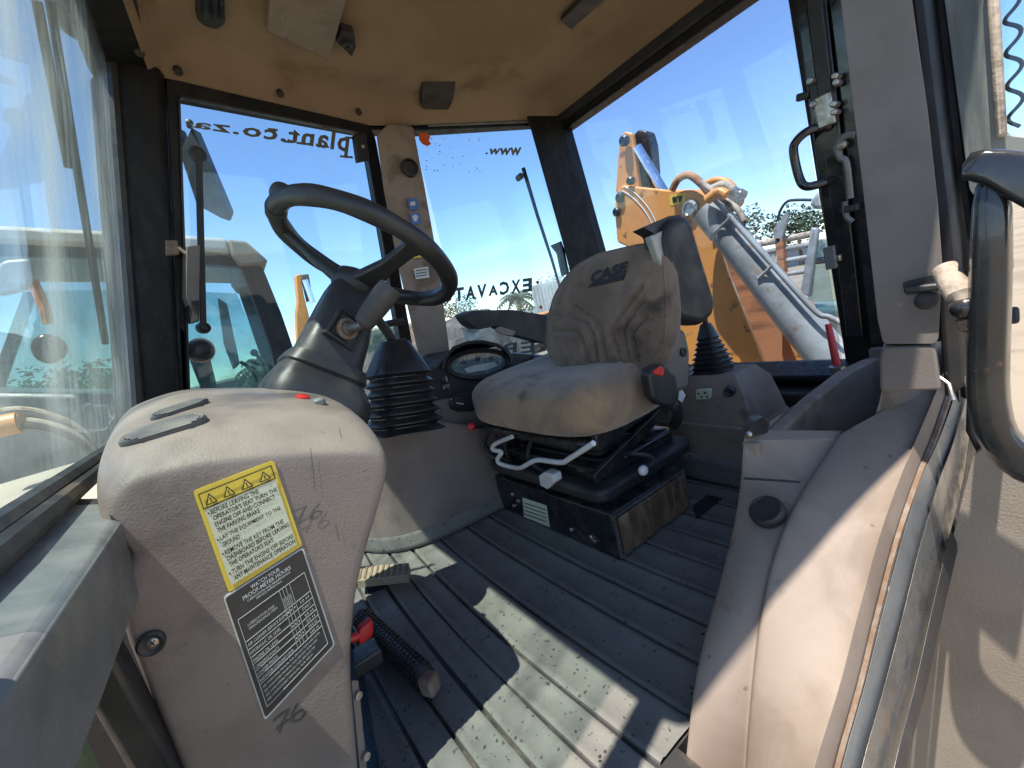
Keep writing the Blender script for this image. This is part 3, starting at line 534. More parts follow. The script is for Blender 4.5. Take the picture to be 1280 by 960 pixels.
# ================================================================== INSIDE THE CAB
# front ledge -----------------------------------------------------------
ld = thing('front_ledge', 'grey painted steel ledge under the windscreen with a rusty bolt', 'ledge', (-0.15, 0.5, 0.47))
prof = [(-0.128, 0.560), (-0.124, 0.552), (-0.134, 0.470), (-0.155, 0.455), (-0.20, 0.455), (-0.20, 0.592), (-0.165, 0.575)]
MB().loft([[V((x, y, z)) for x, z in prof] for y in (0.20, 0.35, 0.5, 0.62, 0.705)]).build('beam', M['greymetal'], ld, bevel=0.010, seg=3)
MB().prism([V((x*1.0, 0.706, z)) for x, z in prof], (0, 0.03, 0)).build('end_cap', M['rubber'], ld, bevel=0.004)
MB().lathe(Z_(72, 623, 0.572)+V((0, 0, -0.002)), (0, 0.1, 1), [(0.011, 0), (0.011, 0.010), (0.008, 0.012), (0.007, 0.020), (0.001, 0.021)], 6).build('bolt', M['rust'], ld, flat=True)
MB().tube([at_ws(0.25, 0.588)+V((0.018, 0, 0.0)), at_ws(0.5, 0.588)+V((0.020, 0, 0)), at_ws(0.75, 0.588)+V((0.018, 0, 0)), at_ws(1.0, 0.588)+V((0.018, 0, 0))], [0.011, 0.013, 0.011, 0.010], 8).build('dirty_seal', M['groove'], ld)

# front console -----------------------------------------------------------
YC = 0.625
fc = thing('front_console', 'rounded beige front console with yellow and black stickers', 'console', (-0.05, 0.85, 0.0))
op = [(118, 655), (121, 622), (150, 592), (220, 570), (320, 560), (410, 555), (470, 556), (490, 568), (490, 590), (476, 640), (458, 700), (446, 760), (441, 830), (446, 900), (462, 1100), (300, 1180), (222, 968), (185, 880), (150, 800), (140, 730), (160, 690)]
base = [Y_(a, b, YC) for a, b in op]
base = rpoly(base, [0.01, .03, .03, .05, .05, .05, .03, .02, .03, .05, .05, .05, .05, .05, .02, .02, .03, .03, .03, .02, .012], 3)
cz = sum(base, V())/len(base)
lo_ = []
for y, s_, dz, dx in ((YC, 0.50, 0.0, 0.0), (YC, 0.90, 0.0, 0.0), (YC+0.0006, 0.93, 0, 0), (YC+0.005, 0.965, 0, 0), (YC+0.016, 0.992, 0.003, 0), (YC+0.038, 1.015, 0.014, 0), (YC+0.075, 1.03, 0.032, 0.0), (YC+0.12, 1.03, 0.048, 0.0), (YC+0.18, 1.03, 0.062, 0.0), (YC+0.28, 1.03, 0.073, -0.006), (YC+0.40, 1.03, 0.070, -0.015), (YC+0.50, 1.02, 0.045, -0.03), (YC+0.53, 0.97, 0.025, -0.03), (YC+0.535, 0.85, -0.01, -0.03)):
    l = []
    for p in base:
        q = cz + (p-cz)*s_; t = max(0, min(1, (q.z-0.38)/0.18)); t *= 0.62+0.38*max(0, min(1, (q.x+0.20)/0.17))
        q = V((q.x+dx, y, q.z+dz*t))
        l.append(q)
    lo_.append(l)
shell = MB().loft(lo_).build('shell', M['beige'], fc, sub=1, angle=70)
CP = lambda a, b, d=0.0: Y_(a, b, YC-0.0006-max(0.0, d-0.0028))
# the near face is not quite flat, so the stickers ride 6 mm proud of the console on their own thin plate
def sticker(pts, name, m, d=0.004, r=0.004, t=0.0014): return MB().prism(rpoly([CP(a, b, d) for a, b in pts], r, 3), (0, t, 0)).build(name, m, fc, flat=True)
ys = sticker([(241, 614), (342, 575), (378, 682), (286, 741)], 'warning_sticker', M['yellow'])
def bil(q, u, v):
    (ax, ay), (bx, by), (cx_, cy_), (dx, dy) = q
    return ((ax*(1-u)+bx*u)*(1-v)+(dx*(1-u)+cx_*u)*v, (ay*(1-u)+by*u)*(1-v)+(dy*(1-u)+cy_*u)*v)
Q1 = [(241, 614), (342, 575), (378, 682), (286, 741)]
def sub(Q, u0, v0, u1, v1): return [bil(Q, u0, v0), bil(Q, u1, v0), bil(Q, u1, v1), bil(Q, u0, v1)]
def child(pts, name, m, d, parent, r=0.0): 
    o = MB().prism(rpoly([CP(a, b, d) for a, b in pts], r, 2) if r else [CP(a, b, d) for a, b in pts], (0, 0.0004, 0)).build(name, m, parent, flat=True); return o
child(sub(Q1, 0.055, 0.205, 0.945, 0.955), 'text_field', M['paper'], 0.0052, ys)
for Q in (sub(Q1, 0.045, 0.045, 0.955, 0.055), sub(Q1, 0.045, 0.19, 0.955, 0.20), sub(Q1, 0.045, 0.045, 0.056, 0.2), sub(Q1, 0.945, 0.045, 0.956, 0.2)): child(Q, 'border_line', M['ink'], 0.0056, ys)
for k in range(4):
    u0 = 0.09+k*0.225
    tri = [bil(Q1, u0, 0.175), bil(Q1, u0+0.07, 0.075), bil(Q1, u0+0.075, 0.075), bil(Q1, u0+0.145, 0.175)]
    child(tri, 'warning_triangle', M['ink'], 0.0056, ys)
    tri2 = [bil(Q1, u0+0.022, 0.165), bil(Q1, u0+0.0725, 0.092), bil(Q1, u0+0.123, 0.165)]
    child(tri2, 'warning_triangle', M['yellow'], 0.0062, ys)
    child(sub(Q1, u0+0.066, 0.115, u0+0.079, 0.145), 'exclamation_mark', M['ink'], 0.0068, ys); child(sub(Q1, u0+0.066, 0.150, u0+0.079, 0.160), 'exclamation_mark', M['ink'], 0.0068, ys)
lines = [('BEFORE LEAVING THE', .225, .72), ("OPERATOR'S SEAT TURN THE", .287, .93), ('ENGINE OFF AND CONNECT', .349, .88), ('THE PARKING BRAKE', .411, .66), ('LAY THE EQUIPMENT TO THE', .492, .90), ('GROUND', .554, .34), ('REMOVE THE KEY FROM THE', .632, .88), ('DASHBOARD BEFORE LEAVING', .692, .95), ("THE OPERATOR'S SEAT", .752, .70), ('TURN THE ENGINE OFF BEFORE', .826, .96), ('ANY MAINTENANCE OPERATION', .886, .955)]
for s_, v0, u1 in lines:
    q = [CP(*p, 0.0058) for p in sub(Q1, 0.115, v0, min(u1, 0.935), v0+0.047)]; textmesh(s_, *q, 'lettering', M['ink'], ys, bold=0.012, lift=0.0002)
for v0 in (.225, .492, .632, .826): child(sub(Q1, 0.078, v0+0.014, 0.095, v0+0.030), 'bullet', M['ink'], 0.0058, ys)
Q2 = [(279, 747), (379, 684), (419, 806), (331, 901)]
ks = sticker(Q2, 'service_sticker', M['inkwhite'], d=0.004)
child(sub(Q2, 0.018, 0.014, 0.982, 0.986), 'black_field', M['stickblack'], 0.0052, ks, 0.003)
for s_, v0, v1, u0, u1 in (('WATCH YOUR', .035, .068, .32, .68), ('PROOF-METER HOURS', .078, .112, .20, .80), ('LUBRICATION AND MAINTENANCE', .122, .140, .24, .78), ('SERVICE INTERVALS', .148, .165, .34, .66)):
    textmesh(s_, *[CP(*p, 0.006) for p in sub(Q2, u0, v0, u1, v1)], 'lettering', M['inkwhite'], ks, bold=0.01, lift=0.0002)
def ln(u0, v0, u1, v1): child(sub(Q2, u0, v0, u1, v1), 'table_line', M['inkwhite'], 0.0058, ks)
TH, TW = 0.0035, 0.006
rowsv = [.215, .40, .465, .53, .585, .64, .695, .75, .93]
for v in rowsv: ln(.07, v, .93, v+TH)
for u in (.07, .93-TW): ln(u, .215, u+TW, .93)
for u in (.60, .64, .68, .73): ln(u, .215, u+TW*.7, .75)
rt_ = ['AIR CLEANER SERVICE ELEMENT', 'HYDRAULIC OIL LEVEL', 'ENGINE OIL LEVEL', 'GREASING POINTS', 'LOADER PIVOTS', 'RADIATOR COOLANT LEVEL']
for k, s_ in enumerate(rt_):
    v = rowsv[k+1]; textmesh(s_, *[CP(*p, 0.006) for p in sub(Q2, .09, v+.02, .09+.021*len(s_), v+.045)], 'lettering', M['inkwhite'], ks, lift=0.0002)
    for u in (.61, .65, .695):
        if (k+int(u*100)) % 2: child(sub(Q2, u+.006, v+.025, u+.018, v+.038), 'table_dot', M['inkwhite'], 0.006, ks)
    textmesh(('10 H', 'DAILY', '50 H', '50 H', '250 H', '500 H')[k], *[CP(*p, 0.006) for p in sub(Q2, .78, v+.018, .89, v+.042)], 'lettering', M['inkwhite'], ks, lift=0.0002)
for s_, v, u1 in (('LUBRICATION AND', .29, .50), ('MAINTENANCE ITEM', .32, .52)): textmesh(s_, *[CP(*p, 0.006) for p in sub(Q2, .16, v, u1, v+.02)], 'lettering', M['inkwhite'], ks, lift=0.0002)
for k in range(4): textmesh('SEE OPERATORS MANUAL FOR SERVICE ITEMS AND INTERVALS'[:48-k*6], *[CP(*p, 0.006) for p in sub(Q2, .10, .775+k*.036, .88-k*.05, .792+k*.036)], 'lettering', M['inkwhite'], ks, lift=0.0002)
for u in (.61, .65, .69): textmesh('HOURS', *[CP(*p, 0.006) for p in [bil(Q2, u, .385), bil(Q2, u, .30), bil(Q2, u+.022, .30), bil(Q2, u+.022, .385)]], 'lettering', M['inkwhite'], ks, lift=0.0002)
# pencilled 76, twice
def scrawl(paths, wpx):
    for pa in paths: MB().tube([CP(a, b, 0.0042) for a, b in pa], wpx*0.0011, 5, smooth=4, flat=0.25, upv=(0, 1, 0)).build('pencil_mark', M['pencil'], fc)
scrawl([[(364, 642), (374, 637), (383, 633)], [(383, 633), (377, 645), (374, 655)], [(368, 650), (380, 645)], [(400, 630), (391, 640), (389, 648), (396, 648), (403, 641), (396, 639), (390, 645)]], 0.7)
scrawl([[(342, 902), (352, 894), (362, 887)], [(362, 887), (355, 902), (350, 916)], [(346, 912), (362, 900)], [(373, 880), (366, 893), (366, 902), (376, 900), (383, 890), (374, 890), (367, 898)]], 1.2)
scrawl([[(388, 560), (392, 590), (394, 612)], [(424, 535), (427, 548)], [(420, 655), (424, 676)]], 0.35)
# screw with black washer
sc = MB().lathe(CP(189, 803, 0.0), (0, -1, 0), [(0.0135, -0.004), (0.0135, 0.004), (0.011, 0.0065), (0.0075, 0.0045), (0.001, 0.0045)], 28).build('washer', M['rubber'], fc)
MB().lathe(CP(190, 804, 0.0063), (0, -1, 0), [(0.0062, -0.002), (0.0062, 0), (0.0062, 0.0015), (0.004, 0.003), (0.0005, 0.0032)], 18).build('screw_head', M['steel'], sc)
for a in (0.4, 1.97): MB().obox(CP(190, 804, 0.0095)-V((math.cos(a), 0, math.sin(a)))*0.0035, CP(190, 804, 0.0095)+V((math.cos(a), 0, math.sin(a)))*0.0035, (0, 1, 0), 0.0014, 0.0006).build('screw_slot', M['ink'], sc)
# dark filler standing for the shade in the gap between ledge and console
MB().prism([CP(a, b, 0.002) for a, b in ((134, 640), (150, 652), (164, 684), (142, 712), (146, 672))], (0, 0.05, 0)).build('corner_gap_shade', M['rubber'], fc, bevel=0.003)
# oval louvred vents and tray on the console's top
TZ = 0.650
def vent(cx_, cy_, rx, ry, ang, z):
    c, nv = surf(shell, cx_, cy_); e1 = PL(cx_+rx*math.cos(ang), cy_+rx*math.sin(ang), c, nv)-c; e2 = nv.cross(e1).normalized()*ry; up_ = nv
    v_ = MB(); v_.loft([[c+e1*math.cos(t)*s_+e2*math.sin(t)*s_+up_*dz for t in [2*math.pi*k/40 for k in range(40)]] for s_, dz in ((1.0, -0.012), (1.0, 0.001), (0.93, 0.004), (0.86, 0.003), (0.84, 0.001), (0.05, 0.001))])
    o = v_.build('air_vent', M['ventgrey'], fc)
    for k in range(-3, 4):
        t = k/4.2; w_ = math.sqrt(1-t*t)*0.84; MB().obox(c+e2*t-e1*w_+up_*0.0025, c+e2*t+e1*w_+up_*0.0025, up_, 0.0035, 0.004).build('louvre', M['ventgrey'], o)
vent(206, 536, 55, 0.017, math.radians(-17), 0); vent(226, 511, 36, 0.012, math.radians(-19), 0)
# warning lamp and button
MB().lathe(surf(shell, 378, 497)[0], surf(shell, 378, 497)[1], [(0.011, -0.01), (0.011, 0.002), (0.007, 0.005), (0.001, 0.006)], 18).build('red_button', M['red'], fc)
MB().box(surf(shell, 398, 503)[0], 0.018, 0.03, 0.014).build('rocker_switch', M['greymetal'], fc, bevel=0.004)
sc2 = MB().lathe(surf(shell, 456, 524)[0], (0.3, 0, 1), [(0.01, -0.01), (0.01, 0.003), (0.001, 0.004)], 14).build('cap', M['black'], fc)
# bolted lower flange and blue panel behind the console
fl = [(441, 850), (446, 900), (452, 965), (470, 1050)]
MB().loft([[Y_(a-2, b, 0.64), Y_(a+7, b, 0.65), Y_(a+7, b, 0.66), Y_(a-2, b, 0.655)] for a, b in fl]).build('flange', M['beige'], fc, bevel=0.002)
for a, b in ((445, 869), (455, 945)): MB().lathe(Y_(a+2, b, 0.642), (0.4, -1, 0), [(0.006, 0), (0.006, 0.004), (0.001, 0.005)], 8).build('flange_bolt', M['steel'], fc)

kp = thing('kick_panel', 'dark blue scuffed plate standing beside the console foot', 'panel', Z_(480, 940, 0.0))
kpp = [V((-0.03, 0.67, 0.0)), V((0.035, 0.70, 0.0)), V((0.075, 0.93, 0.0)), V((0.0, 0.98, 0.0))]
MB().loft([[p+V((0, 0, z)) for p in kpp] for z in (0.004, 0.10, 0.155)]).build('plate', M['bluemat'], kp, bevel=0.008)
MB().prism(rpoly([p+V((0, 0, 0.157)) for p in (V((0.0, 0.72, 0)), V((0.035, 0.74, 0)), V((0.055, 0.86, 0)), V((0.0, 0.86, 0)))], 0.01), (0, 0, 0.004)).build('top_tray', M['black'], kp, bevel=0.002)

# steering column -------------------------------------------------------
WC = V((0.349, 0.990, 0.872)); WN = V((0.605, 0.045, 0.79)).normalized()
WU = V((0, 1, 0)).cross(WN).normalized(); WVv = WN.cross(WU)      # WU: towards the driver and down, WVv: lateral
cl = thing('steering_column', 'black moulded steering column housing rising from the beige console', 'steering column', (0.15, 0.99, 0.6))
def sect(d, hu, hv, sh=0.0, k=6, c0=None):
    c = WC - WN*d + WU*sh
    return rpoly([c+WU*hu+WVv*hv, c-WU*hu+WVv*hv, c-WU*hu-WVv*hv, c+WU*hu-WVv*hv], min(hu, hv)*0.55, k)
MB().loft([sect(0.088, .040, .038), sect(0.096, .046, .044), sect(0.115, .050, .050), sect(0.15, .055, .060, .002), sect(0.20, .060, .072, .004), sect(0.25, .064, .078, .004), sect(0.268, .070, .082, .004)]).build('housing', M['black'], cl, angle=50)
MB().loft([sect(0.262, .074, .088, .004), sect(0.285, .082, .096, .004), sect(0.29, .078, .092, .004), sect(0.32, .094, .110, .01), sect(0.34, .10, .116, .012), sect(0.36, .10, .116, .012)]).build('boot', M['rubber'], cl, angle=50)
# square recess with brass collar on the near side
rc_c = Y_(434, 411, 0.905)
e1 = (Y_(452, 423, 0.905)-rc_c).normalized(); nrm = (WVv*-1 + V((0.25, 0, 0))).normalized(); e2 = nrm.cross(e1).normalized(); e1 = e2.cross(nrm).normalized()
def sq(h, d): return [rc_c+nrm*d+e1*h*i+e2*h*j for i, j in ((-1, -1), (1, -1), (1, 1), (-1, 1))]
MB().loft([sq(0.034, -0.03), sq(0.034, 0.002), sq(0.028, 0.004), sq(0.025, -0.004)]).build('stalk_plate', M['black'], cl, bevel=0.003)
MB().lathe(rc_c, nrm, [(0.022, -0.01), (0.022, 0.002), (0.016, 0.006), (0.013, 0.001), (0.010, 0.008), (0.001, 0.008)], 24).build('collar', M['rust'], cl)
st = thing('column_stalk', 'thick black hand lever sticking out of the column side', 'lever', rc_c)
h0, h1 = Y_(456, 402, 0.85), Y_(489, 358, 0.82)
MB().tube([rc_c, rc_c.lerp(h0, 0.6)+V((0, 0, -0.004)), h0], [0.009, 0.009, 0.011], 10, smooth=4).build('rod', M['steel'], st)
ax = (h1-h0).normalized(); Lh = (h1-h0).length
hd = MB().lathe(h0-ax*0.01, ax, [(0.012, 0), (0.019, 0.006), (0.022, 0.025), (0.0235, Lh*0.55), (0.0245, Lh*0.85), (0.0235, Lh+0.004), (0.021, Lh+0.010), (0.012, Lh+0.010), (0.011, Lh-0.006), (0.001, Lh-0.006)], 24).build('grip', M['grip'], st)
# steering wheel -----------------------------------------------------------
sw = thing('steering_wheel', 'worn black steering wheel with a spinner knob', 'steering wheel', WC-WN*0.04)
RW = 0.193
def rimp(t, r=RW, d=0.0): return WC + WU*math.cos(t)*r + WVv*math.sin(t)*r - WN*d
MB().tube([rimp(2*math.pi*k/72) for k in range(72)], [0.0195+0.0008*math.sin(k*0.9) for k in range(72)], 16, closed=True, flat=1.0).build('rim', M['rubber'], sw)
def proj(P):
    c = P-CAM; z = c.dot(fwd); return CX+F*c.dot(right)/z, CY+F*c.dot(down)/z
def nearest(px, py): return min((2*math.pi*k/360 for k in range(360)), key=lambda t: (proj(rimp(t))[0]-px)**2+(proj(rimp(t))[1]-py)**2)
for a, b in ((345, 298), (508, 322), (520, 390)):
    t = nearest(a, b); dirv = WU*math.cos(t)+WVv*math.sin(t); sd = WN.cross(dirv); lp_ = []
    for r, d, hw_, th in ((0.020, 0.070, .032, .013), (0.05, 0.068, .027, .012), (0.11, 0.042, .017, .010), (0.165, 0.014, .017, .010), (RW, 0.002, .024, .012)):
        c = WC+dirv*r-WN*d; lp_.append(rpoly([c+sd*hw_+WN*th, c-sd*hw_+WN*th, c-sd*hw_-WN*th, c+sd*hw_-WN*th], 0.007, 3))
    MB().loft(lp_).build('spoke', M['rubber'], sw, angle=50)
MB().lathe(WC, WN, [(0.040, -0.100), (0.048, -0.090), (0.050, -0.072), (0.045, -0.055), (0.033, -0.049), (0.030, -0.052), (0.001, -0.048)], 32).build('hub', M['rubber'], sw)
t = nearest(347, 262); kb = rimp(t); 
superell(MB(), kb+WN*0.036, WU*0.026, WVv*0.026, WN*0.020, .8, .9).build('spinner_knob', M['rubber'], sw)
MB().lathe(kb, WN, [(0.010, 0.0), (0.010, 0.022)], 12).build('knob_stem', M['black'], sw)
MB().tube([kb+(WU*math.cos(a_)+WVv*math.sin(a_))*0 + rimp(t+0.0)-kb+V((0, 0, 0)) for a_ in (0, 1)] and [rimp(t-0.09), rimp(t-0.05), rimp(t), rimp(t+0.05), rimp(t+0.09)], 0.0215, 14).build('knob_clamp', M['black'], sw)

# right-hand console and instrument panel --------------------------------------
rc = thing('right_console', 'beige side console below the instrument panel', 'console', (0.6, 1.4, 0.0))
bx = [(0.235, 1.50), (0.27, 1.43), (0.32, 1.37), (0.38, 1.335), (0.46, 1.318), (0.56, 1.308), (0.66, 1.303), (0.80, 1.30), (1.0, 1.30), (1.25, 1.30)]
topz = [0.40, 0.415, 0.42, 0.415, 0.405, 0.385, 0.325, 0.265, 0.255, 0.255]
rows = []
for f_, dy in ((0.0, 0.0), (0.35, 0.0), (0.7, 0.002), (0.93, 0.006), (0.98, 0.014), (1.0, 0.032), (0.995, 0.07), (0.99, 0.2)):
    rows.append([V((x, y+dy, z*f_)) for (x, y), z in zip(bx, topz)])
MB().grid(rows).build('lower_panel', M['beige'], rc, sub=2, angle=80)
rows = []
for dy, z in ((0.04, 0.004), (-0.020, 0.004), (-0.012, 0.02), (-0.006, 0.048), (-0.003, 0.058), (0.01, 0.058)):
    rows.append([V((x, y+dy, z)) for x, y in bx])
MB().grid(rows).build('base_moulding', M['mat'], rc, sub=1, angle=70)
RY = 1.385
MB().prism(rpoly([Y_(a, b, RY) for a, b in ((505, 528), (528, 505), (560, 498), (620, 486), (690, 474), (760, 480), (760, 600), (600, 600), (520, 570))], 0.02), (0, 0.12, 0)).build('recessed_panel', M['beige_grey'], rc, bevel=0.01, seg=3)
kp2 = MB().prism(rpoly([Y_(a, b, RY-0.004) for a, b in ((560, 503), (566, 494), (585, 490), (640, 482), (640, 500), (590, 514), (572, 515), (563, 511))], 0.012), (0, 0.01, 0)).build('switch_plate', M['rubber'], rc, bevel=0.003)
kc = Y_(572, 504, RY-0.006); MB().lathe(kc, (0, -1, 0.15), [(0.026, -0.004), (0.026, 0.003), (0.022, 0.005), (0.0205, 0.004), (0.0205, 0.012), (0.017, 0.015), (0.001, 0.015)], 30).build('rotary_knob', M['black'], rc)
MB().obox(kc+V((-0.012, -0.018, 0.006)), kc+V((0.012, -0.018, -0.006)), (0, 1, 0), 0.004, 0.003).build('knob_pointer', M['inkwhite'], rc)
for a, b in ((564, 499), (597, 490), (601, 487), (605, 491), (594, 494)): MB().lathe(Y_(a, b, RY-0.006), (0, -1, 0), [(0.0028, 0), (0.0025, 0.0012)], 8).build('switch_mark', M['inkwhite'], rc)
MB().lathe(Y_(548, 511, RY-0.002), (0, -1, 0), [(0.009, -0.003), (0.009, 0.003), (0.004, 0.006), (0.001, 0.006)], 16).build('screw', M['steel'], rc)
ht = thing('red_tip_lever', 'short black lever with a red tip under the seat edge', 'lever', Y_(600, 535, 1.33))
MB().tube([Y_(618, 531, 1.30), Y_(600, 532, 1.28), Y_(590, 533, 1.27)], [0.012, 0.011, 0.010], 10).build('arm', M['black'], ht)
MB().lathe(Y_(590, 533, 1.27), Y_(580, 534, 1.26)-Y_(590, 533, 1.27), [(0.012, -0.004), (0.013, 0.008), (0.008, 0.014), (0.001, 0.015)], 14).build('tip', M['red'], ht)

ip = thing('instrument_panel', 'black instrument cluster with an oval dial under a hood', 'instrument panel', (0.75, 1.42, 0.4))
IY = 1.41
MB().prism(rpoly([Y_(a, b, IY) for a, b in ((515, 476), (545, 460), (556, 448), (600, 440), (650, 442), (690, 446), (740, 450), (770, 480), (700, 474), (660, 480), (610, 489), (560, 500), (536, 506), (524, 495))], 0.015), (0.02, 0.20, 0.02)).build('dash_body', M['black'], ip, bevel=0.012, seg=3)
hood = [(552, 462), (555, 447), (566, 433), (585, 426), (603, 425), (622, 429), (636, 437), (643, 449), (641, 456)]
MB().loft([[Y_(a, b, IY-0.035) for a, b in hood] + [Y_(596+(a-596)*.90, 455+(b-455)*.84, IY-0.035) for a, b in hood[::-1]], [Y_(a, b, IY+0.10) for a, b in hood] + [Y_(596+(a-596)*.90, 455+(b-455)*.84, IY+0.06) for a, b in hood[::-1]]]).build('hood', M['black'], ip, bevel=0.004)
def ell(cx_, cy_, rx, ry, tilt, y, n=36): return [Y_(cx_+rx*math.cos(t)*math.cos(tilt)-ry*math.sin(t)*math.sin(tilt), cy_+rx*math.cos(t)*math.sin(tilt)+ry*math.sin(t)*math.cos(tilt), y) for t in [2*math.pi*k/n for k in range(n)]]
tl_ = math.radians(-5)
MB().loft([ell(598, 455, 41, 20, tl_, IY-0.012), ell(598, 455, 39, 18.5, tl_, IY-0.020), ell(598, 455, 35, 14, tl_, IY-0.010), ell(598, 455, 34, 13, tl_, IY+0.0)], caps=False).build('bezel', M['black'], ip, angle=60)
dl = MB().prism(ell(598, 455, 34.5, 13.5, tl_, IY-0.004), (0, 0.003, 0)).build('dial_face', M['dialblue'], ip, flat=True)
def dp(a, b, d=0.005): return Y_(a, b, IY-d)
MB().prism([dp(*p) for p in ((580, 461), (592, 457), (618, 452), (622, 457), (610, 462), (585, 466))], (0, 0.0005, 0)).build('display_glare', M['inkwhite'], dl, flat=True)  # display painted white to carry the bright reflection on it
for k in range(15):
    t = math.pi*(1.0+k/14); a, b = 598+29*math.cos(t), 455+10.5*math.sin(t)-29*math.cos(t)*0.087
    a2, b2 = 598+25.5*math.cos(t), 455+8.5*math.sin(t)-25*math.cos(t)*0.087
    MB().obox(dp(a, b), dp(a2, b2), (0, 1, 0), 0.0016, 0.0006).build('dial_tick', M['inkwhite'], dl)
for a, b, r in ((580, 452, .010), (614, 448, .010), (597, 448, .012)): MB().lathe(dp(a, b), (0, -1, 0), [(r, 0), (r*.9, 0.0008)], 18).build('gauge', M['bluemat'], dl)
MB().prism(ell(598, 455, 35, 14, tl_, IY-0.0095), (0, -0.001, 0)).build('dial_cover', M['lens'], ip, flat=True)
kk = MB().lathe(Y_(557, 474, IY-0.004), (0, -1, 0.1), [(0.016, -0.005), (0.016, 0.006), (0.011, 0.010), (0.009, 0.006), (0.001, 0.006)], 20).build('ignition_lock', M['black'], ip)
MB().box(Y_(557, 474, IY-0.02), 0.006, 0.022, 0.022).build('key', M['steel'], kk, bevel=0.002)
MB().prism([Y_(a, b, IY-0.02) for a, b in ((553, 481), (562, 480), (562, 487), (558, 484), (554, 487))], (0, 0.002, 0)).build('key_tag', M['steel'], kk, flat=True)
for k in range(4): MB().obox(Y_(650+k*9, 456-k*0.5, IY-0.006), Y_(655+k*9, 463-k*0.5, IY-0.010), (0, 1, 0), 0.016, 0.014).build('rocker_switch', M['rubber'], ip, bevel=0.003)
for a, b in ((523, 464), (531, 466), (527, 470)): MB().box(Y_(a, b, 1.40), 0.02, 0.02, 0.012).build('small_switch', M['beige_grey'], ip, bevel=0.003)
MB().tube([Y_(648, 478, 1.36), Y_(662, 468, 1.35), Y_(668, 452, 1.37), Y_(672, 446, 1.42)], 0.011, 8, smooth=4).build('cable', M['black'], ip)

# gear lever with bellows ---------------------------------------------------------
def bellows(th, base, top, rb, rt__, rings, mm, sq_=0.0, capl=0.3, squash=1.0, taper=0.72):
    axv = (top-base); Hh = axv.length; axv.normalize(); prof = []
    e1 = axv.cross(V((0, 1, 0))).normalized(); e2 = axv.cross(e1)
    loops = []
    def lp(r, h):
        l = []
        for k in range(32):
            t = 2*math.pi*k/32; c_, s2 = math.cos(t), math.sin(t); e = 1-sq_
            l.append(base+axv*h+e1*math.copysign(abs(c_)**e, c_)*r*squash+e2*math.copysign(abs(s2)**e, s2)*r)
        return l
    nb = rings; bh = Hh*(1-capl); rm = rb*taper+rt__*(1-taper)
    for k in range(nb):
        f0 = k/nb; f1 = (k+0.5)/nb; r0 = rb*(1-f0)+rm*f0; r1 = rb*(1-f1)+rm*f1
        loops += [lp(r0, bh*f0), lp(r0*1.0, bh*(f0+0.10/nb)), lp(r1*0.82, bh*(f0+0.62/nb)), lp(r1*0.82, bh*(f0+0.72/nb))]
    loops += [lp(rm, bh), lp(rm*0.99, bh+0.004), lp(rm*0.9, bh+Hh*capl*0.2), lp(rt__*1.1, bh+Hh*capl*0.92), lp(rt__, Hh), lp(rt__*0.7, Hh+0.003)]
    MB().loft(loops).build('bellows', mm, th, angle=30)
gl = thing('gear_lever', 'ribbed black rubber boot and lever between column and instrument panel', 'gear lever', (0.44, 1.24, 0.38))
gb, gt = Y_(506, 540, 1.22), Y_(492, 428, 1.24)
bellows(gl, gb, gt, 0.108, 0.042, 6, M['bellows'], sq_=0.35, capl=0.36)
for k in range(5):
    a_ = 2*math.pi*k/5; MB().box(gt+V((0.030*math.cos(a_), 0.030*math.sin(a_), 0.002)), 0.018, 0.018, 0.008).build('clip', M['black'], gl, bevel=0.003)
MB().tube([gt, gt+V((-0.02, -0.01, 0.05)), gt+V((-0.055, -0.03, 0.10)), gt+V((-0.10, -0.05, 0.14))], 0.0135, 10, smooth=4).build('shaft', M['black'], gl)
MB().tube([Y_(478, 412, 1.45), Y_(484, 405, 1.45), Y_(505, 402, 1.45)], 0.012, 8, smooth=3).build('side_rod', M['black'], gl)

# seat pedestal ---------------------------------------------------------------------
pd = thing('seat_pedestal', 'black steel box under the seat with a worn brown side panel', 'pedestal', (0.85, 1.03, 0.0))
bx0, bx1, by0, by1, bz = 0.690, 1.005, 0.752, 1.300, 0.128
MB().box(((bx0+bx1)/2, (by0+by1)/2, bz/2+0.002), bx1-bx0, by1-by0, bz).build('box', M['boxblack'], pd, bevel=0.004)
MB().box(((bx0+bx1)/2+0.004, by0-0.003, bz/2-0.002), bx1-bx0-0.030, 0.008, bz-0.026).build('side_panel', M['wood'], pd, bevel=0.002)
ring(MB(), [V((x, by0-0.0045, z)) for x, z in ((bx0+0.003, 0.006), (bx1-0.003, 0.006), (bx1-0.003, bz-0.002), (bx0+0.003, bz-0.002))], [V((x, by0-0.0045, z)) for x, z in ((bx0+0.012, 0.012), (bx1-0.010, 0.012), (bx1-0.010, bz-0.010), (bx0+0.012, bz-0.010))], (0, 0.004, 0)).build('panel_trim', M['sillmetal'], pd)
MB().prism([X_(a, b, bx0-0.0015) for a, b in ((653, 622), (683, 632), (687, 659), (655, 646))], (0.001, 0, 0)).build('data_plate', M['paper'], pd, flat=True)
for k in range(4): MB().prism([X_(a, b, bx0-0.0022) for a, b in ((655, 628+k*4.6), (682, 637+k*4.8), (682, 638+k*4.8), (655, 629+k*4.6))], (0.0005, 0, 0)).build('print_line', M['ink'], pd, flat=True)
for a, b, r in ((715, 662, .007), (740, 672, .009), (744, 676, .007), (648, 626, .007), (643, 632, .007), (641, 618, .007)):
    MB().lathe(X_(a, b, bx0-0.001), (-1, 0, 0), [(r, -0.002), (r, 0.004), (r*.5, 0.006), (0.001, 0.006)], 8).build('bolt', M['steel'], pd, flat=True)
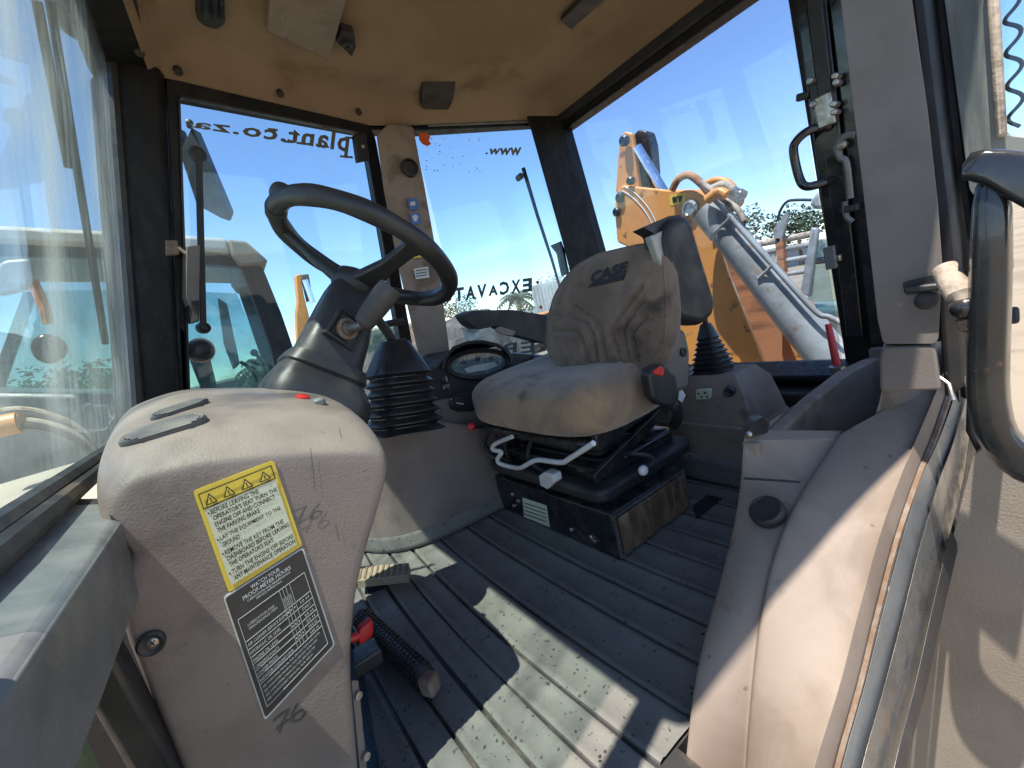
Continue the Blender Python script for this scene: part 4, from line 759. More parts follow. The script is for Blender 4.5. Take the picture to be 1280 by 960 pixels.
MB().prism([V((0.955, 0.70, 0.004)), V((1.09, 0.70, 0.004)), V((1.09, 0.745, 0.004)), V((1.01, 0.748, 0.004))], (0, 0, 0.0015)).build('recess_shade', M['ink'], flo)  # flat black patch stands for the shade inside a floor recess

# operator's seat ----------------------------------------------------------------------
M['fabric'] = mat('seat_fabric', (0.235, 0.168, 0.118), 0.92, (0.150, 0.102, 0.070), 9, 0.95, lo=0.36, hi=0.62, bump=0.8, bscale=650, col3=(0.035, 0.025, 0.019), scale3=7.5, lo3=0.52, hi3=0.70, amt3=0.8, sheen=0.3, spec=0.15, dist=0.3)
M['fabric2'] = mat('cushion_fabric', (0.36, 0.24, 0.132), 0.92, (0.210, 0.144, 0.090), 8, 0.95, lo=0.36, hi=0.66, bump=0.8, bscale=650, col3=(0.045, 0.032, 0.024), scale3=9, lo3=0.53, hi3=0.70, amt3=0.8, sheen=0.4, spec=0.15, dist=0.3)
se = thing('operator_seat', 'brown stained fabric operator seat on black suspension with white levers', 'seat', (0.85, 0.97, 0.13))
# suspension tray
tz = 0.170
tray = [V((0.655, 0.735, tz)), V((0.655, 1.27, tz)), V((1.06, 1.27, tz)), V((1.06, 0.735, tz))]
MB().prism(rpoly(tray, 0.05, 5), (0, 0, 0.036)).build('suspension_tray', M['black'], se, bevel=0.012, seg=3)
MB().prism(rpoly([V((0.70, 0.775, tz+0.037)), V((0.70, 1.23, tz+0.037)), V((1.03, 1.23, tz+0.037)), V((1.03, 0.775, tz+0.037))], 0.03, 4), (0, 0, 0.035)).build('suspension_lid', M['blackgloss'], se, bevel=0.006)
for x in (0.75, 0.98):
    for y in (0.80, 1.20): MB().box((x, y, 0.150), 0.03, 0.03, 0.045).build('tray_foot', M['boxblack'], se, bevel=0.003)
for y in (0.775, 1.215):
    MB().obox((0.68, y, 0.225), (1.02, y, 0.318), (0, 0, 1), 0.016, 0.030).build('scissor_arm', M['boxblack'], se, bevel=0.003)
    MB().obox((0.70, y+0.018, 0.315), (1.02, y+0.018, 0.225), (0, 0, 1), 0.014, 0.030).build('scissor_arm', M['boxblack'], se, bevel=0.003)
for k in range(5):
    rows = 0.235+k*0.017; MB().prism(rpoly([V((0.74+.008*(k % 2), 0.80+.01*(k % 2), rows)), V((0.74+.008*(k % 2), 1.19, rows)), V((1.0, 1.19, rows)), V((1.0, 0.80+.01*(k % 2), rows))], 0.03), (0, 0, 0.013)).build('gaiter_fold', M['rubber'], se, bevel=0.004)
MB().prism(rpoly([V((0.64, 0.745, 0.318)), V((0.64, 1.22, 0.318)), V((1.03, 1.22, 0.330)), V((1.03, 0.745, 0.330))], 0.03), (0, 0, 0.022)).build('seat_pan', M['boxblack'], se, bevel=0.006)
MB().obox((0.66, 0.722, 0.338), (1.02, 0.722, 0.385), (0, 0, 1), 0.018, 0.040).build('slide_rail', M['boxblack'], se, bevel=0.004)
for k in range(5):
    x = 0.80+k*0.045; MB().lathe((x, 0.712, 0.357+0.13*(x-0.8)), (0, -1, 0), [(0.007, -0.002), (0.007, 0.002), (0.003, 0.003), (0.001, 0.003)], 10).build('rail_bolt', M['steel'], se)
# cushion
def cf(a, b, d):
    # a: front(-1)..back(+1), b: near(-1)..far(+1), d: bottom..top
    z = d
    if d > 0:
        z = d*(1.0 - 0.16*max(0, -a)**3) - 0.20*math.exp(-((b/0.55)**2))*(1-max(0, -a)**2*0.7)*max(0, min(1, (a+1)))*0.9
        z += 0.06*math.exp(-((abs(b)-0.82)/0.18)**2)
    else:
        z = d*(1.0-0.25*max(0, -a))
    a2 = a - 0.07*(1-b*b)*max(0, -a)                 # front bows out
    b2 = b*(1.0-0.05*max(0, a))
    return a2, b2, z
mb = MB(); superell(mb, (0.835, 0.968, 0.418), (0.215, 0, 0.012), (0, 0.287, 0.004), (0, 0, 0.082), 0.46, 0.34, 96, 48, cf)
for p in mb.v: p += V((0, 0, 0.004*noise.noise(p*14))) + V((0.004*noise.noise(p*9+V((5, 0, 0))), 0, 0))
cu = mb.build('cushion', M['fabric2'], se, angle=80)
# backrest: dense sheet with sewn grooves
BB = V((0.835, 0.985, 0.44)); BUp = V((0.30, 0.0, 0.954)).normalized(); BN = V((-0.954, 0, 0.30)); BW = V((0, 1, 0))
def onback(a, b): 
    p = PL(a, b, BB+BN*0.035, BN); d = p-BB; return d.dot(BW), d.dot(BUp)
gro = [[(690, 392), (716, 399), (734, 404), (741, 418), (745, 452), (740, 457), (733, 452), (728, 424), (722, 414), (694, 413)],
       [(712, 375), (742, 398), (751, 410), (756, 445), (757, 460), (766, 462), (772, 460), (771, 440), (764, 410), (776, 394), (802, 358)],
       [(804, 375), (786, 400), (779, 412), (782, 436), (784, 452), (790, 455), (795, 448), (792, 424), (790, 416), (806, 398)]]
gro = [[onback(*p) for p in g] for g in gro]
segs = [(g[i], g[i+1]) for g in gro for i in range(len(g)-1)]
def gd(w_, h_):
    best = 1
    for (ax_, ay_), (bx_, by_) in segs:
        dx, dy = bx_-ax_, by_-ay_; L2 = dx*dx+dy*dy; t = max(0, min(1, ((w_-ax_)*dx+(h_-ay_)*dy)/L2)); ex, ey = w_-ax_-t*dx, h_-ay_-t*dy
        d = ex*ex+ey*ey
        if d < best: best = d
    return math.sqrt(best)
outl = [(680, 450), (676, 425), (679, 394), (686, 368), (697, 346), (714, 327), (740, 312), (772, 304), (795, 299), (815, 300), (826, 308), (830, 340), (833, 380), (831, 420), (822, 448), (806, 462), (780, 470), (750, 472), (712, 466), (692, 459)]
outl = [onback(*p) for p in outl]
def rad(th):
    ow, oh = c0; best = 0
    d = (math.cos(th), math.sin(th))
    for i in range(len(outl)):
        (x1, y1), (x2, y2) = outl[i], outl[(i+1) % len(outl)]
        x1 -= ow; x2 -= ow; y1 -= oh; y2 -= oh
        den = d[0]*(y2-y1)-d[1]*(x2-x1)
        if abs(den) < 1e-9: continue
        t = (x1*(y2-y1)-y1*(x2-x1))/den; u = (x1*d[1]-y1*d[0])/den
        if t > 0 and -1e-6 <= u <= 1+1e-6: best = max(best, t)
    return best
c0 = (sum(p[0] for p in outl)/len(outl), sum(p[1] for p in outl)/len(outl))
NT, NR = 160, 60
rr_ = [rad(2*math.pi*k/NT) for k in range(NT)]
rr_ = [sum(rr_[(k+j) % NT] for j in (-2, -1, 0, 1, 2))/5 for k in range(NT)]
loops = []
for j in range(NR, 0, -1):
    s_ = j/NR; l = []
    for k in range(NT):
        th = 2*math.pi*k/NT; r = rr_[k]*s_; w_, h_ = c0[0]+r*math.cos(th), c0[1]+r*math.sin(th)
        f_ = 0.045*math.sqrt(max(0, 1-s_**5)) - 0.010 + 0.012*(abs(w_-c0[0])/0.24)**2*(1 if s_ < .95 else 1)
        g = gd(w_, h_); f_ -= 0.011*math.exp(-(g/0.0060)**2)*(1 if s_ < 0.93 else 0); f_ += 0.004*math.exp(-((g-0.017)/0.009)**2)*(s_ < .9)
        l.append(BB+BW*w_+BUp*h_+BN*(f_+0.0012*noise.noise(V((w_*30, h_*30, 0)))))
    loops.append(l)
bk = [[BB+BW*(c0[0]+rr_[k]*s_*math.cos(2*math.pi*k/NT))+BUp*(c0[1]+rr_[k]*s_*math.sin(2*math.pi*k/NT))-BN*d for k in range(NT)] for s_, d in ((0.1, 0.060), (0.70, 0.060), (0.84, 0.055), (0.93, 0.042), (0.985, 0.022))]
loops = bk + loops
br_ = MB().loft(loops).build('backrest', M['fabric'], se, angle=80)
MB().tube([loops[len(bk)+3][k] + BN*0.001 for k in range(0, NT, 2)], 0.0032, 8, closed=True).build('piping', M['fabric'], br_)
def bq(*pts): return [PL(a, b, BB+BN*0.0365, BN) for a, b in pts]
textmesh('CASE', *bq((741, 340), (787, 326), (784, 341), (738, 355)), 'lettering', M['ink'], br_, bold=0.05, lift=0.004)
MB().prism(bq((741, 354), (782, 343), (779, 350), (736, 359)), BN*0.004).build('emblem_bar', M['ink'], br_, flat=True)
# far armrest
ar = MB().prism(rpoly([Y_(a, b, 1.265) for a, b in ((579, 394), (592, 388), (640, 387), (684, 394), (684, 430), (664, 424), (640, 418), (622, 407), (600, 412), (588, 406))], 0.010, 3), (0, 0.065, 0.006)).build('armrest', M['black'], se, bevel=0.022, seg=4)
MB().prism(rpoly([Y_(a, b, 1.262) for a, b in ((619, 411), (625, 408), (645, 414), (642, 420), (624, 417))], 0.004), (0, 0.01, 0)).build('release_button', M['beige'], ar, bevel=0.003)
# near armrest folded up
AY = 0.62
na = MB().prism(rpoly([Y_(a, b, AY) for a, b in ((832, 283), (840, 272), (856, 266), (866, 276), (882, 330), (896, 376), (894, 394), (878, 407), (852, 402), (838, 380), (832, 340), (836, 330), (830, 300))], 0.018, 4), (0.02, 0.070, 0.0)).build('armrest', M['black'], se, bevel=0.020, seg=4)
MB().prism(rpoly([Y_(a, b, AY+0.02) for a, b in ((804, 284), (836, 270), (852, 268), (844, 290), (848, 330), (829, 336), (822, 318), (818, 292))], 0.006), (0.01, 0.04, 0)).build('armrest_end', M['black'], na, bevel=0.006)
MB().prism(rpoly([Y_(a, b, AY+0.012) for a, b in ((813, 295), (831, 287), (845, 322), (843, 328), (828, 333), (823, 324))], 0.004), (0.004, 0.02, 0)).build('clear_label', M['clouded'], na, bevel=0.004)
MB().prism(rpoly([Y_(a, b, 0.665) for a, b in ((822, 432), (840, 410), (858, 412), (864, 440), (862, 486), (846, 492), (830, 482), (820, 462))], 0.015), (0.01, 0.05, 0)).build('recline_housing', M['beige_grey'], se, bevel=0.014, seg=3)
MB().lathe(Y_(854, 440, 0.663), (0, -1, 0), [(0.012, -0.002), (0.012, 0.003), (0.008, 0.004), (0.006, 0.001), (0.001, 0.001)], 18).build('housing_cap', M['black'], se)
bu = MB().prism(rpoly([Y_(a, b, 0.62) for a, b in ((811, 468), (818, 460), (832, 455), (846, 470), (850, 498), (842, 510), (826, 507), (816, 498))], 0.008), (0.01, 0.035, 0)).build('belt_buckle', M['black'], se, bevel=0.008, seg=3)
MB().prism([Y_(a, b, 0.618) for a, b in ((816, 465), (826, 457), (831, 462), (829, 470), (819, 468))], (0, 0.003, 0)).build('release_button', M['red'], bu, bevel=0.001)
MB().tube([Y_(844, 505, 0.675), Y_(848, 520, 0.69), Y_(842, 532, 0.72)], 0.014, 8, smooth=3).build('buckle_stalk', M['black'], se)
MB().lathe(Y_(844, 508, 0.67), (0, -1, 0), [(0.013, -0.01), (0.013, 0.004), (0.006, 0.007), (0.001, 0.007)], 14).build('recline_knob', M['black'], se)
MB().prism([Y_(a, b, 0.69) for a, b in ((850, 482), (857, 494), (853, 503), (848, 500))], (0, 0.002, 0)).build('fabric_tag', M['white'], se, flat=True)
# white levers
MB().tube([X_(a, b, 0.625) for a, b in ((640, 546), (619, 555), (616, 562), (627, 565), (622, 574), (626, 580), (648, 585), (660, 580), (672, 575), (701, 578), (712, 573), (742, 554))], 0.0068, 10, smooth=5).build('slide_bar', M['white'], se)
MB().prism(rpoly([X_(a, b, 0.640) for a, b in ((673, 595), (680, 590), (691, 594), (693, 603), (684, 612), (675, 607))], 0.004), (0.03, 0, 0)).build('weight_knob', M['white'], se, bevel=0.006, seg=3)
lb = Y_(804, 588, 0.705)
MB().tube([Y_(770, 568, 0.80), Y_(790, 567, 0.74), Y_(812, 570, 0.71), Y_(816, 578, 0.705), Y_(806, 587, 0.702)], 0.006, 8, smooth=4).build('lever_rod', M['black'], se)
superell(MB(), lb, (0.013, 0, 0), (0, 0.011, 0), (0, 0, 0.013), .9, .9, 20, 14).build('lever_knob', M['white'], se)
random.seed(11); 
for k in range(6):
    p0 = V((0.68+random.uniform(0, .04), 1.0+random.uniform(0, .3), 0.31)); MB().tube([p0, p0+V((-0.03, random.uniform(-.05, .05), -0.06)), p0+V((0.0, random.uniform(-.08, .08), -0.12)), p0+V((0.02, .05, -0.16))], 0.006, 7, smooth=5).build('hose', M['rubber'], se)

# backhoe control console behind the seat ------------------------------------------
bc = thing('backhoe_lever_console', 'beige rear console with black bellows lever and small socket plate', 'lever console', (1.25, 0.78, 0.0))
XB = 1.22
MB().loft([[V((x, y, z)) for x, y in rpoly2] for z, rpoly2 in ((0.0, [(1.16, .60), (1.42, .60), (1.42, 1.0), (1.16, 1.0)]), (0.09, [(1.17, .61), (1.42, .61), (1.42, 1.0), (1.17, 1.0)]))]).build('base_moulding', M['mat'], bc, bevel=0.02, seg=3)
MB().loft([[V((x, y, z)) for x, y in q] for z, q in ((0.085, [(1.185, .625), (1.41, .625), (1.41, .98), (1.185, .98)]), (0.19, [(1.19, .63), (1.41, .63), (1.41, .98), (1.19, .98)]), (0.192, [(1.195, .635), (1.41, .635), (1.41, .98), (1.195, .98)]), (0.30, [(1.215, .665), (1.40, .665), (1.40, .95), (1.215, .95)]), (0.34, [(1.25, .70), (1.38, .70), (1.38, .92), (1.25, .92)]))]).build('body', M['beige_warm'], bc, bevel=0.022, seg=4)
bb_, bt_ = V((1.31, 0.80, 0.335)), X_(882, 405, 1.33)
bellows(bc, bb_, bt_, 0.064, 0.014, 7, M['bellows'], sq_=0.6, capl=0.30, taper=0.30)
MB().tube([bt_, bt_+V((0.0, 0.0, 0.06)), bt_+V((0.01, -0.01, 0.12))], 0.009, 8).build('lever_rod', M['black'], bc)
sp_ = MB().prism([X_(a, b, 1.188) for a, b in ((869, 488), (886, 487), (886, 499), (870, 500))], (0.02, 0, 0)).build('socket_plate', M['paper'], bc, bevel=0.002)
for a, b in ((873, 492), (881, 491), (877, 496), (884, 496)): MB().lathe(X_(a, b, 1.187), (-1, 0, 0), [(0.0035, 0), (0.003, 0.0012)], 8).build('socket_hole', M['ink'], sp_)
MB().lathe(X_(912, 489, 1.205), (-1, -0.2, 0), [(0.016, -0.01), (0.016, 0.006), (0.012, 0.011), (0.008, 0.008), (0.001, 0.008)], 20).build('round_plug', M['black'], bc)
rs = thing('red_stick', 'thin red rod leaning at the rear window corner', 'rod', X_(1045, 455, 1.55))
MB().tube([X_(1046, 456, 1.55), X_(1035, 405, 1.57)], [0.012, 0.009], 10).build('rod', M['red'], rs)
MB().lathe(X_(1046, 458, 1.55), (0, 0, 1), [(0.022, -0.02), (0.022, 0.0), (0.012, 0.006)], 8).build('clamp', M['steel'], rs)

# near fender console ------------------------------------------------------------------
fe = thing('fender_console', 'beige wheel arch cover with open storage bin and black knob', 'wheel arch', (0.8, 0.3, 0.0))
YO = 0.215
sts = [  # inner edge, crease, outer edge by pixel and the plane y they lie on
    ((850, 1010, .372), (925, 1080, .32), (990, 1100, YO)),
    ((857, 935, .380), (930, 960, .32), (1022, 952, YO)),
    ((866, 850, .390), (941, 830, .32), (1052, 858, YO)),
    ((884, 780, .398), (952, 745, .32), (1076, 765, YO)),
    ((903, 715, .405), (966, 690, .32), (1100, 675, YO)),
    ((918, 650, .413), (985, 640, .32), (1126, 600, YO)),
    ((925, 600, .418), (1012, 596, .32), (1147, 548, YO)),
    ((926, 568, .420), (1038, 560, .318), (1168, 500, YO)),
    ((928, 552, .420), (1044, 549, .318), (1180, 474, YO))]
rows = []
for (a, b, y1), (c, d, y2), (e, g, y3) in sts:
    I, Cc, O = Y_(a, b, y1), Y_(c, d, y2), Y_(e, g, y3)
    nrm_ = V((-0.7, 0.0, 0.5)).normalized()
    rows.append([I+V((0.30, 0.004, 0)), I+V((0.05, 0.003, 0.0)), I+V((0.012, 0.001, 0)), I, I.lerp(Cc, 0.12)+nrm_*0.006, I.lerp(Cc, 0.5)+nrm_*0.008, I.lerp(Cc, 0.86)-nrm_*0.002, I.lerp(Cc, 0.95)-nrm_*0.006, Cc-nrm_*0.004, Cc.lerp(O, 0.04)+nrm_*0.006, Cc.lerp(O, 0.12)+nrm_*0.010, Cc.lerp(O, 0.5)+nrm_*0.008, Cc.lerp(O, 0.93)+nrm_*0.003, O])
arch = MB().grid(rows).build('arch_shell', M['beige_warm'], fe, sub=2, angle=85)
# bin rim: front lip, inner wall and outer wall
tI, tC, tO = Y_(928, 552, .42), Y_(1044, 549, .318), Y_(1180, 474, YO)
MB().prism([tI, tI+V((0.012, 0.0, 0.012)), tI+V((0.05, -0.0, 0.006)), tC+V((0.04, 0.0, 0.004)), tC+V((0.01, 0, 0.002)), tC], (0.0, 0.0, -0.012)).build('front_lip', M['beige_warm'], fe, bevel=0.004)
wl = [tI+V((0.0, 0.004, 0.0)), Y_(948, 545, .424), Y_(968, 528, .424), Y_(1000, 498, .424), Y_(1045, 464, .424), Y_(1075, 450, .424), Y_(1102, 442, .424)]
wl = [p for p in wl]
MB().loft([[p, p+V((0, -0.030, 0)), V((p.x+0.02, p.y-0.034, max(0.02, p.z-0.30))), V((p.x, p.y+0.006, max(0.0, p.z-0.34)))] for p in wl]).build('bin_wall', M['beige_warm'], fe, bevel=0.006, seg=3)
MB().prism([V((0.72, 0.20, 0.15)), V((1.50, 0.20, 0.15)), V((1.50, 0.40, 0.15)), V((0.72, 0.40, 0.15))], (0, 0, 0.01)).build('bin_floor', M['beige_grey'], fe)
MB().prism([V((1.42, 0.20, 0.10)), V((1.42, 0.42, 0.10)), V((1.42, 0.42, 0.36)), V((1.42, 0.20, 0.36))], (0.03, 0, 0)).build('bin_wall', M['beige_grey'], fe, bevel=0.004)
MB().prism([V((1.10, 0.195, 0.0)), V((1.50, 0.195, 0.0)), V((1.50, 0.195, 0.42)), V((1.10, 0.195, 0.42))], (0, 0.012, 0)).build('bin_wall', M['frame'], fe)
rows = []; edge_ = []
for (a, b, y1), (c, d) in (((1044, 550, .318), (1146, 550)), ((1062, 547, .308), (1154, 534)), ((1078, 541, .298), (1162, 517)), ((1090, 526, .288), (1169, 502)), ((1097, 505, .278), (1176, 488)), ((1101, 488, .272), (1181, 478)), ((1104, 470, .266), (1186, 466)), ((1107, 450, .260), (1192, 446)), ((1109, 430, .256), (1196, 428))):
    p, q = Y_(a, b, y1), Y_(c, d, .216); edge_.append(p)
    rows.append([p+V((0.006, 0, -0.006)), p]+[p.lerp(q, t)+V((-0.006, 0, 0.006))*math.sin(math.pi*t) for t in (0.15, 0.5, 0.85)]+[q])
MB().grid(rows).build('shoulder', M['beige_warm'], fe, sub=1, angle=85)
MB().grid([[p+V((0.004, 0, -0.004)), p+V((0.03, 0.004, -0.20))] for p in edge_]).build('bin_wall', M['beige_grey'], fe)
# black rubber knob in a worn hole, slot, stain and catch
kc, kn = surf(arch, 963, 645)
MB().lathe(kc, kn, [(0.020, -0.006), (0.020, 0.004), (0.0265, 0.005), (0.0275, 0.010), (0.0270, 0.018), (0.0245, 0.022), (0.022, 0.0225), (0.021, 0.021), (0.001, 0.0215)], 32).build('rubber_knob', M['knob'], fe)
MB().lathe(kc+V((0.004, -0.003, -0.004)), kn, [(0.038, -0.006), (0.033, 0.0022), (0.001, 0.003)], 24).build('worn_ring', M['rust'], fe)
MB().tube([surf(arch, 930+k*10, 598+k*0.7)[0] for k in range(8)], 0.0022, 6).build('seam_slot', M['ink'], fe)
lt = MB().prism(rpoly([Y_(a, b, .40) for a, b in ((934, 540), (942, 527), (952, 521), (962, 528), (960, 541), (944, 545))], 0.004), (0.02, 0.02, 0)).build('bin_catch', M['black'], fe, bevel=0.005)
MB().lathe(Y_(937, 542, .395), (-1, -0.3, 0.1), [(0.005, 0), (0.005, 0.006), (0.001, 0.008)], 10).build('catch_pin', M['steel'], lt)
# sill strips along the arch
si = thing('arch_sill', 'rust edged metal door sill strips following the wheel arch', 'door sill', (0.7, 0.2, 0.0))
def strip(name, m, ctl, wd, y, dep=0.02, bev=0.003, lift=0.0):
    P = [[Y_(a, b, y)+V((-lift*.7, 0, lift*.5)), Y_(a+w_, b+2, y-0.006)+V((-lift*.7, 0, lift*.5))] for (a, b), w_ in zip(ctl, wd)]
    MB().loft([[p, q, q+V((dep*.7, 0, -dep*.6)), p+V((dep*.7, 0, -dep*.6))] for p, q in P]).build(name, m, si, bevel=bev)
def curve(pts, k=6):
    o = []; m_ = len(pts)
    for i in range(m_-1):
        p0, p1, p2, p3 = pts[max(0, i-1)], pts[i], pts[i+1], pts[min(m_-1, i+2)]
        for j in range(k):
            t = j/k; o.append(tuple(0.5*(2*b+(c-a)*t+(2*a-5*b+4*c-d)*t*t+(3*b-a-3*c+d)*t**3) for a, b, c, d in zip(p0, p1, p2, p3)))
    o.append(tuple(pts[-1])); return o
def sline(name, m, data, y, **k):
    c = curve(data); strip(name, m, [(a, b) for a, b, w_ in c], [w_ for a, b, w_ in c], y, **k)
sline('flange', M['beige_warm'], [(1186, 445, 9), (1178, 470, 11), (1170, 492, 12), (1150, 540, 14), (1124, 602, 15), (1098, 677, 16), (1074, 765, 17), (1050, 858, 18), (1020, 955, 20), (985, 1090, 22)], 0.214, lift=0.006)
sline('rust_edge', M['rust'], [(1195, 445, 4), (1189, 470, 5), (1183, 492, 6), (1165, 545, 6), (1142, 602, 7), (1117, 677, 6), (1094, 765, 6), (1071, 858, 7), (1044, 955, 7), (1012, 1090, 8)], 0.207, lift=0.002, bev=0.0006, dep=0.012)
sline('grey_rail', M['greymetal'], [(1200, 447, 9), (1197, 472, 9), (1194, 496, 10), (1176, 548, 15), (1152, 602, 20), (1128, 680, 21), (1106, 765, 20), (1083, 858, 21), (1056, 955, 22), (1025, 1090, 24)], 0.200, lift=0.010, bev=0.005)
sline('round_rail', M['sillmetal'], [(1210, 450, 12), (1208, 478, 11), (1206, 505, 11), (1192, 555, 20), (1174, 604, 31), (1152, 680, 33), (1131, 765, 34), (1107, 858, 38), (1080, 955, 40), (1050, 1090, 44)], 0.190, lift=0.008, bev=0.009)
sline('rubber_lip', M['rubber'], [(1214, 520, 10), (1210, 558, 11), (1203, 604, 12), (1184, 680, 12), (1164, 765, 12), (1143, 858, 12), (1118, 955, 12), (1090, 1090, 12)], 0.178, lift=0.003)

# the open door ------------------------------------------------------------------------
XD = 0.90
dr = thing('cab_door', 'open cab door with beige inner panel and black loop handle', 'door', (XD, 0.0, 0.0))
def door(pts, x=XD): return [X_(a, b, x) for a, b in pts]
MB().prism(rpoly(door([(1219, 560), (1300, 560), (1420, 620), (1420, 1300), (1070, 1300), (1122, 952), (1172, 745)]), 0.02), (0.03, 0, 0)).build('inner_panel', M['beige_door'] if 'beige_door' in M else M['beige_warm'], dr, bevel=0.01)
MB().prism(rpoly(door([(1106, -640), (1172, -680), (1240, -60), (1253, 168), (1420, 190), (1420, 260), (1262, 240), (1225, 250), (1212, 240), (1172, -60)], XD+.01), 0.01), (0.03, 0, 0)).build('door_frame', M['doorframe'] if 'doorframe' in M else M['greymetal'], dr, bevel=0.006)
MB().obox(X_(1176, -600, XD), X_(1420, -690, XD), (1, 0, 0), 0.04, 0.03).build('door_top', M['doorframe'], dr, bevel=0.006)
MB().obox(X_(1239, -50, XD), X_(1252, 172, XD), (1, 0, 0), 0.010, 0.014).build('rusty_seal', M['dusty'], dr, bevel=0.004)
MB().prism(door([(1240, -60), (1172, -680), (1420, -760), (1480, -60), (1440, 204), (1252, 176)], XD+.02), (0.005, 0, 0)).build('pane', M['glass'], dr, flat=True)
MB().prism(door([(1215, 245), (1240, 240), (1248, 520), (1226, 580), (1206, 540)], XD+.015), (0.03, 0, 0)).build('door_edge', M['frame'], dr, bevel=0.006)
hp = [(1212, 208), (1232, 200), (1262, 206), (1330, 240)]
XH = 0.70
MB().loft([rpoly([X_(a, b-t_, XH), X_(a+3, b-t_*.2, XH+0.05), X_(a, b+t_*.8, XH+.03), X_(a-1, b+t_, XH-.005)], 0.012, 4) for (a, b), t_ in zip([(1203, 214), (1213, 208), (1232, 208), (1258, 216), (1300, 230), (1360, 246)], (10, 20, 26, 34, 44, 52))]).build('handle_top', M['blackgloss'], dr, angle=60)
hv = [(1241, 214, 27), (1240, 300, 29), (1237, 400, 30), (1233, 480, 30), (1240, 535, 30), (1262, 568, 28), (1300, 588, 26), (1360, 605, 26)]
lp_ = []
for i, (a, b, w_) in enumerate(hv):
    a0, b0 = hv[max(0, i-1)][:2]; a1, b1 = hv[min(len(hv)-1, i+1)][:2]; dx, dy = a1-a0, b1-b0; l_ = math.hypot(dx, dy); nx_, ny_ = dy/l_, -dx/l_
    c = [X_(a-nx_*w_, b-ny_*w_, XH+.02), X_(a-nx_*w_*.8, b-ny_*w_*.8, XH), X_(a+nx_*w_*.7, b+ny_*w_*.7, XH), X_(a+nx_*w_, b+ny_*w_, XH+.03), X_(a+nx_*w_*.6, b+ny_*w_*.6, XH+.055), X_(a-nx_*w_*.7, b-ny_*w_*.7, XH+.055)]
    lp_.append(rpoly(c, 0.008, 3))
MB().loft(lp_).build('handle_grip', M['blackgloss'], dr, sub=1, angle=60)
for a, b in ((1258, 395), (1250, 330)): MB().obox(X_(a, b, XH+.06), X_(a+3, b, XD), (0, 0, 1), 0.02, 0.02).build('handle_mount', M['black'], dr, bevel=0.003)
# gas stay ball joint
gs = thing('gas_stay', 'grimy ribbed stay end with ball joint beside the door handle', 'gas stay', X_(1190, 360, .74))
p0, p1 = X_(1182, 338, .74), X_(1203, 374, .72); axv = (p1-p0)
MB().lathe(p0-axv*0.1, axv, [(0.012, 0), (0.0125, 0.003), (0.0135, axv.length*.5), (0.0135, axv.length*.95), (0.010, axv.length*1.05), (0.007, axv.length*1.25)], 20).build('sleeve', M['dusty'] if 'dusty' in M else M['greymetal'], gs)
superell(MB(), X_(1206, 384, .72), (0.014, 0, 0), (0, 0.014, 0), (0, 0, 0.014), 1, 1, 16, 10).build('ball', M['blackgloss'], gs)
MB().lathe(X_(1204, 398, .72), (0.2, -.3, -1), [(0.008, 0), (0.009, 0.012), (0.006, 0.016)], 8).build('nut', M['rust'], gs)
# spiral cord seen through the door glass
co = thing('coiled_cord', 'pale coiled cable hanging behind the door glass', 'cable', X_(1266, 150, 1.0))
pts = []
for k in range(160):
    t = k/159; a = 1264+6*t; b = -30+190*t; c = X_(a, b, 1.05); ph = t*4.6*2*math.pi; pts.append(c+V((0.006*math.cos(ph), 0.0075*math.sin(ph), 0)))
MB().tube(pts, 0.0026, 7).build('coil', M['tarpline'] if 'tarpline' in M else M['frame'], co)

# pedals and clutter on the floor ------------------------------------------------------
pe = thing('brake_pedal', 'wooden looking worn pedal plate by the right console foot', 'pedal', Z_(482, 725, 0.0))
pq = [Z_(448, 735, 0.03), Z_(512, 728, 0.03), Z_(514, 712, 0.03), Z_(452, 716, 0.03)]
MB().prism(rpoly(pq, 0.008), (0, 0, 0.022)).build('pad', M['pedal'] if 'pedal' in M else M['rust'], pe, bevel=0.004)
for k in range(9):
    t = (k+0.5)/9; a, b = pq[0].lerp(pq[1], t)+V((0, 0, .0225)), pq[3].lerp(pq[2], t)+V((0, 0, .0225)); MB().obox(a.lerp(b, .08), a.lerp(b, .92), (0, 0, 1), 0.006, 0.005).build('tread', M['rust'], pe, bevel=0.001)
MB().obox(Z_(470, 740, 0.0)+V((0, 0, .014)), Z_(470, 728, 0.0)+V((0, 0, .014)), (0, 0, 1), 0.05, 0.028).build('pedal_arm', M['boxblack'], pe, bevel=0.004)
bp = thing('ribbed_foot_bar', 'long ribbed black rubber bar with a tan end on the floor', 'foot pedal', Z_(500, 815, 0.0))
a, b = Z_(452, 772, 0.055), Z_(532, 848, 0.05); axv = b-a; Lb = axv.length
MB().tube([a, b], 0.021, 14).build('bar', M['rubber'], bp)
sdv = axv.normalized().cross(V((0, 0, 1))).normalized(); upb = sdv.cross(axv.normalized())
for r_ in range(9):
    an = math.pi*(0.02+r_/8*0.96); off = sdv*math.cos(an)*0.0215+upb*math.sin(an)*0.0215
    for k in range(22):
        t0 = (k+0.12+0.5*(r_ % 2)*.9)/23; c1 = a+axv*t0+off; c2 = a+axv*(t0+0.026)+off
        MB().obox(c1, c2, off, 0.0055, 0.0045).build('tread_nub', M['rubber'], bp)
MB().box(b+axv.normalized()*0.012+V((0, 0, -0.004)), 0.03, 0.03, 0.036, Matrix.Rotation(0.5, 3, 'Z')).build('end_block', M['rust'], bp, bevel=0.005)
MB().obox(a+V((0.0, 0, -0.028)), b+V((0, 0, -0.028)), (0, 0, 1), 0.016, 0.045).build('bar_foot', M['boxblack'], bp, bevel=0.003)
rk = thing('red_tap', 'small red plastic tap near the console foot', 'tap', Z_(455, 795, 0.05))
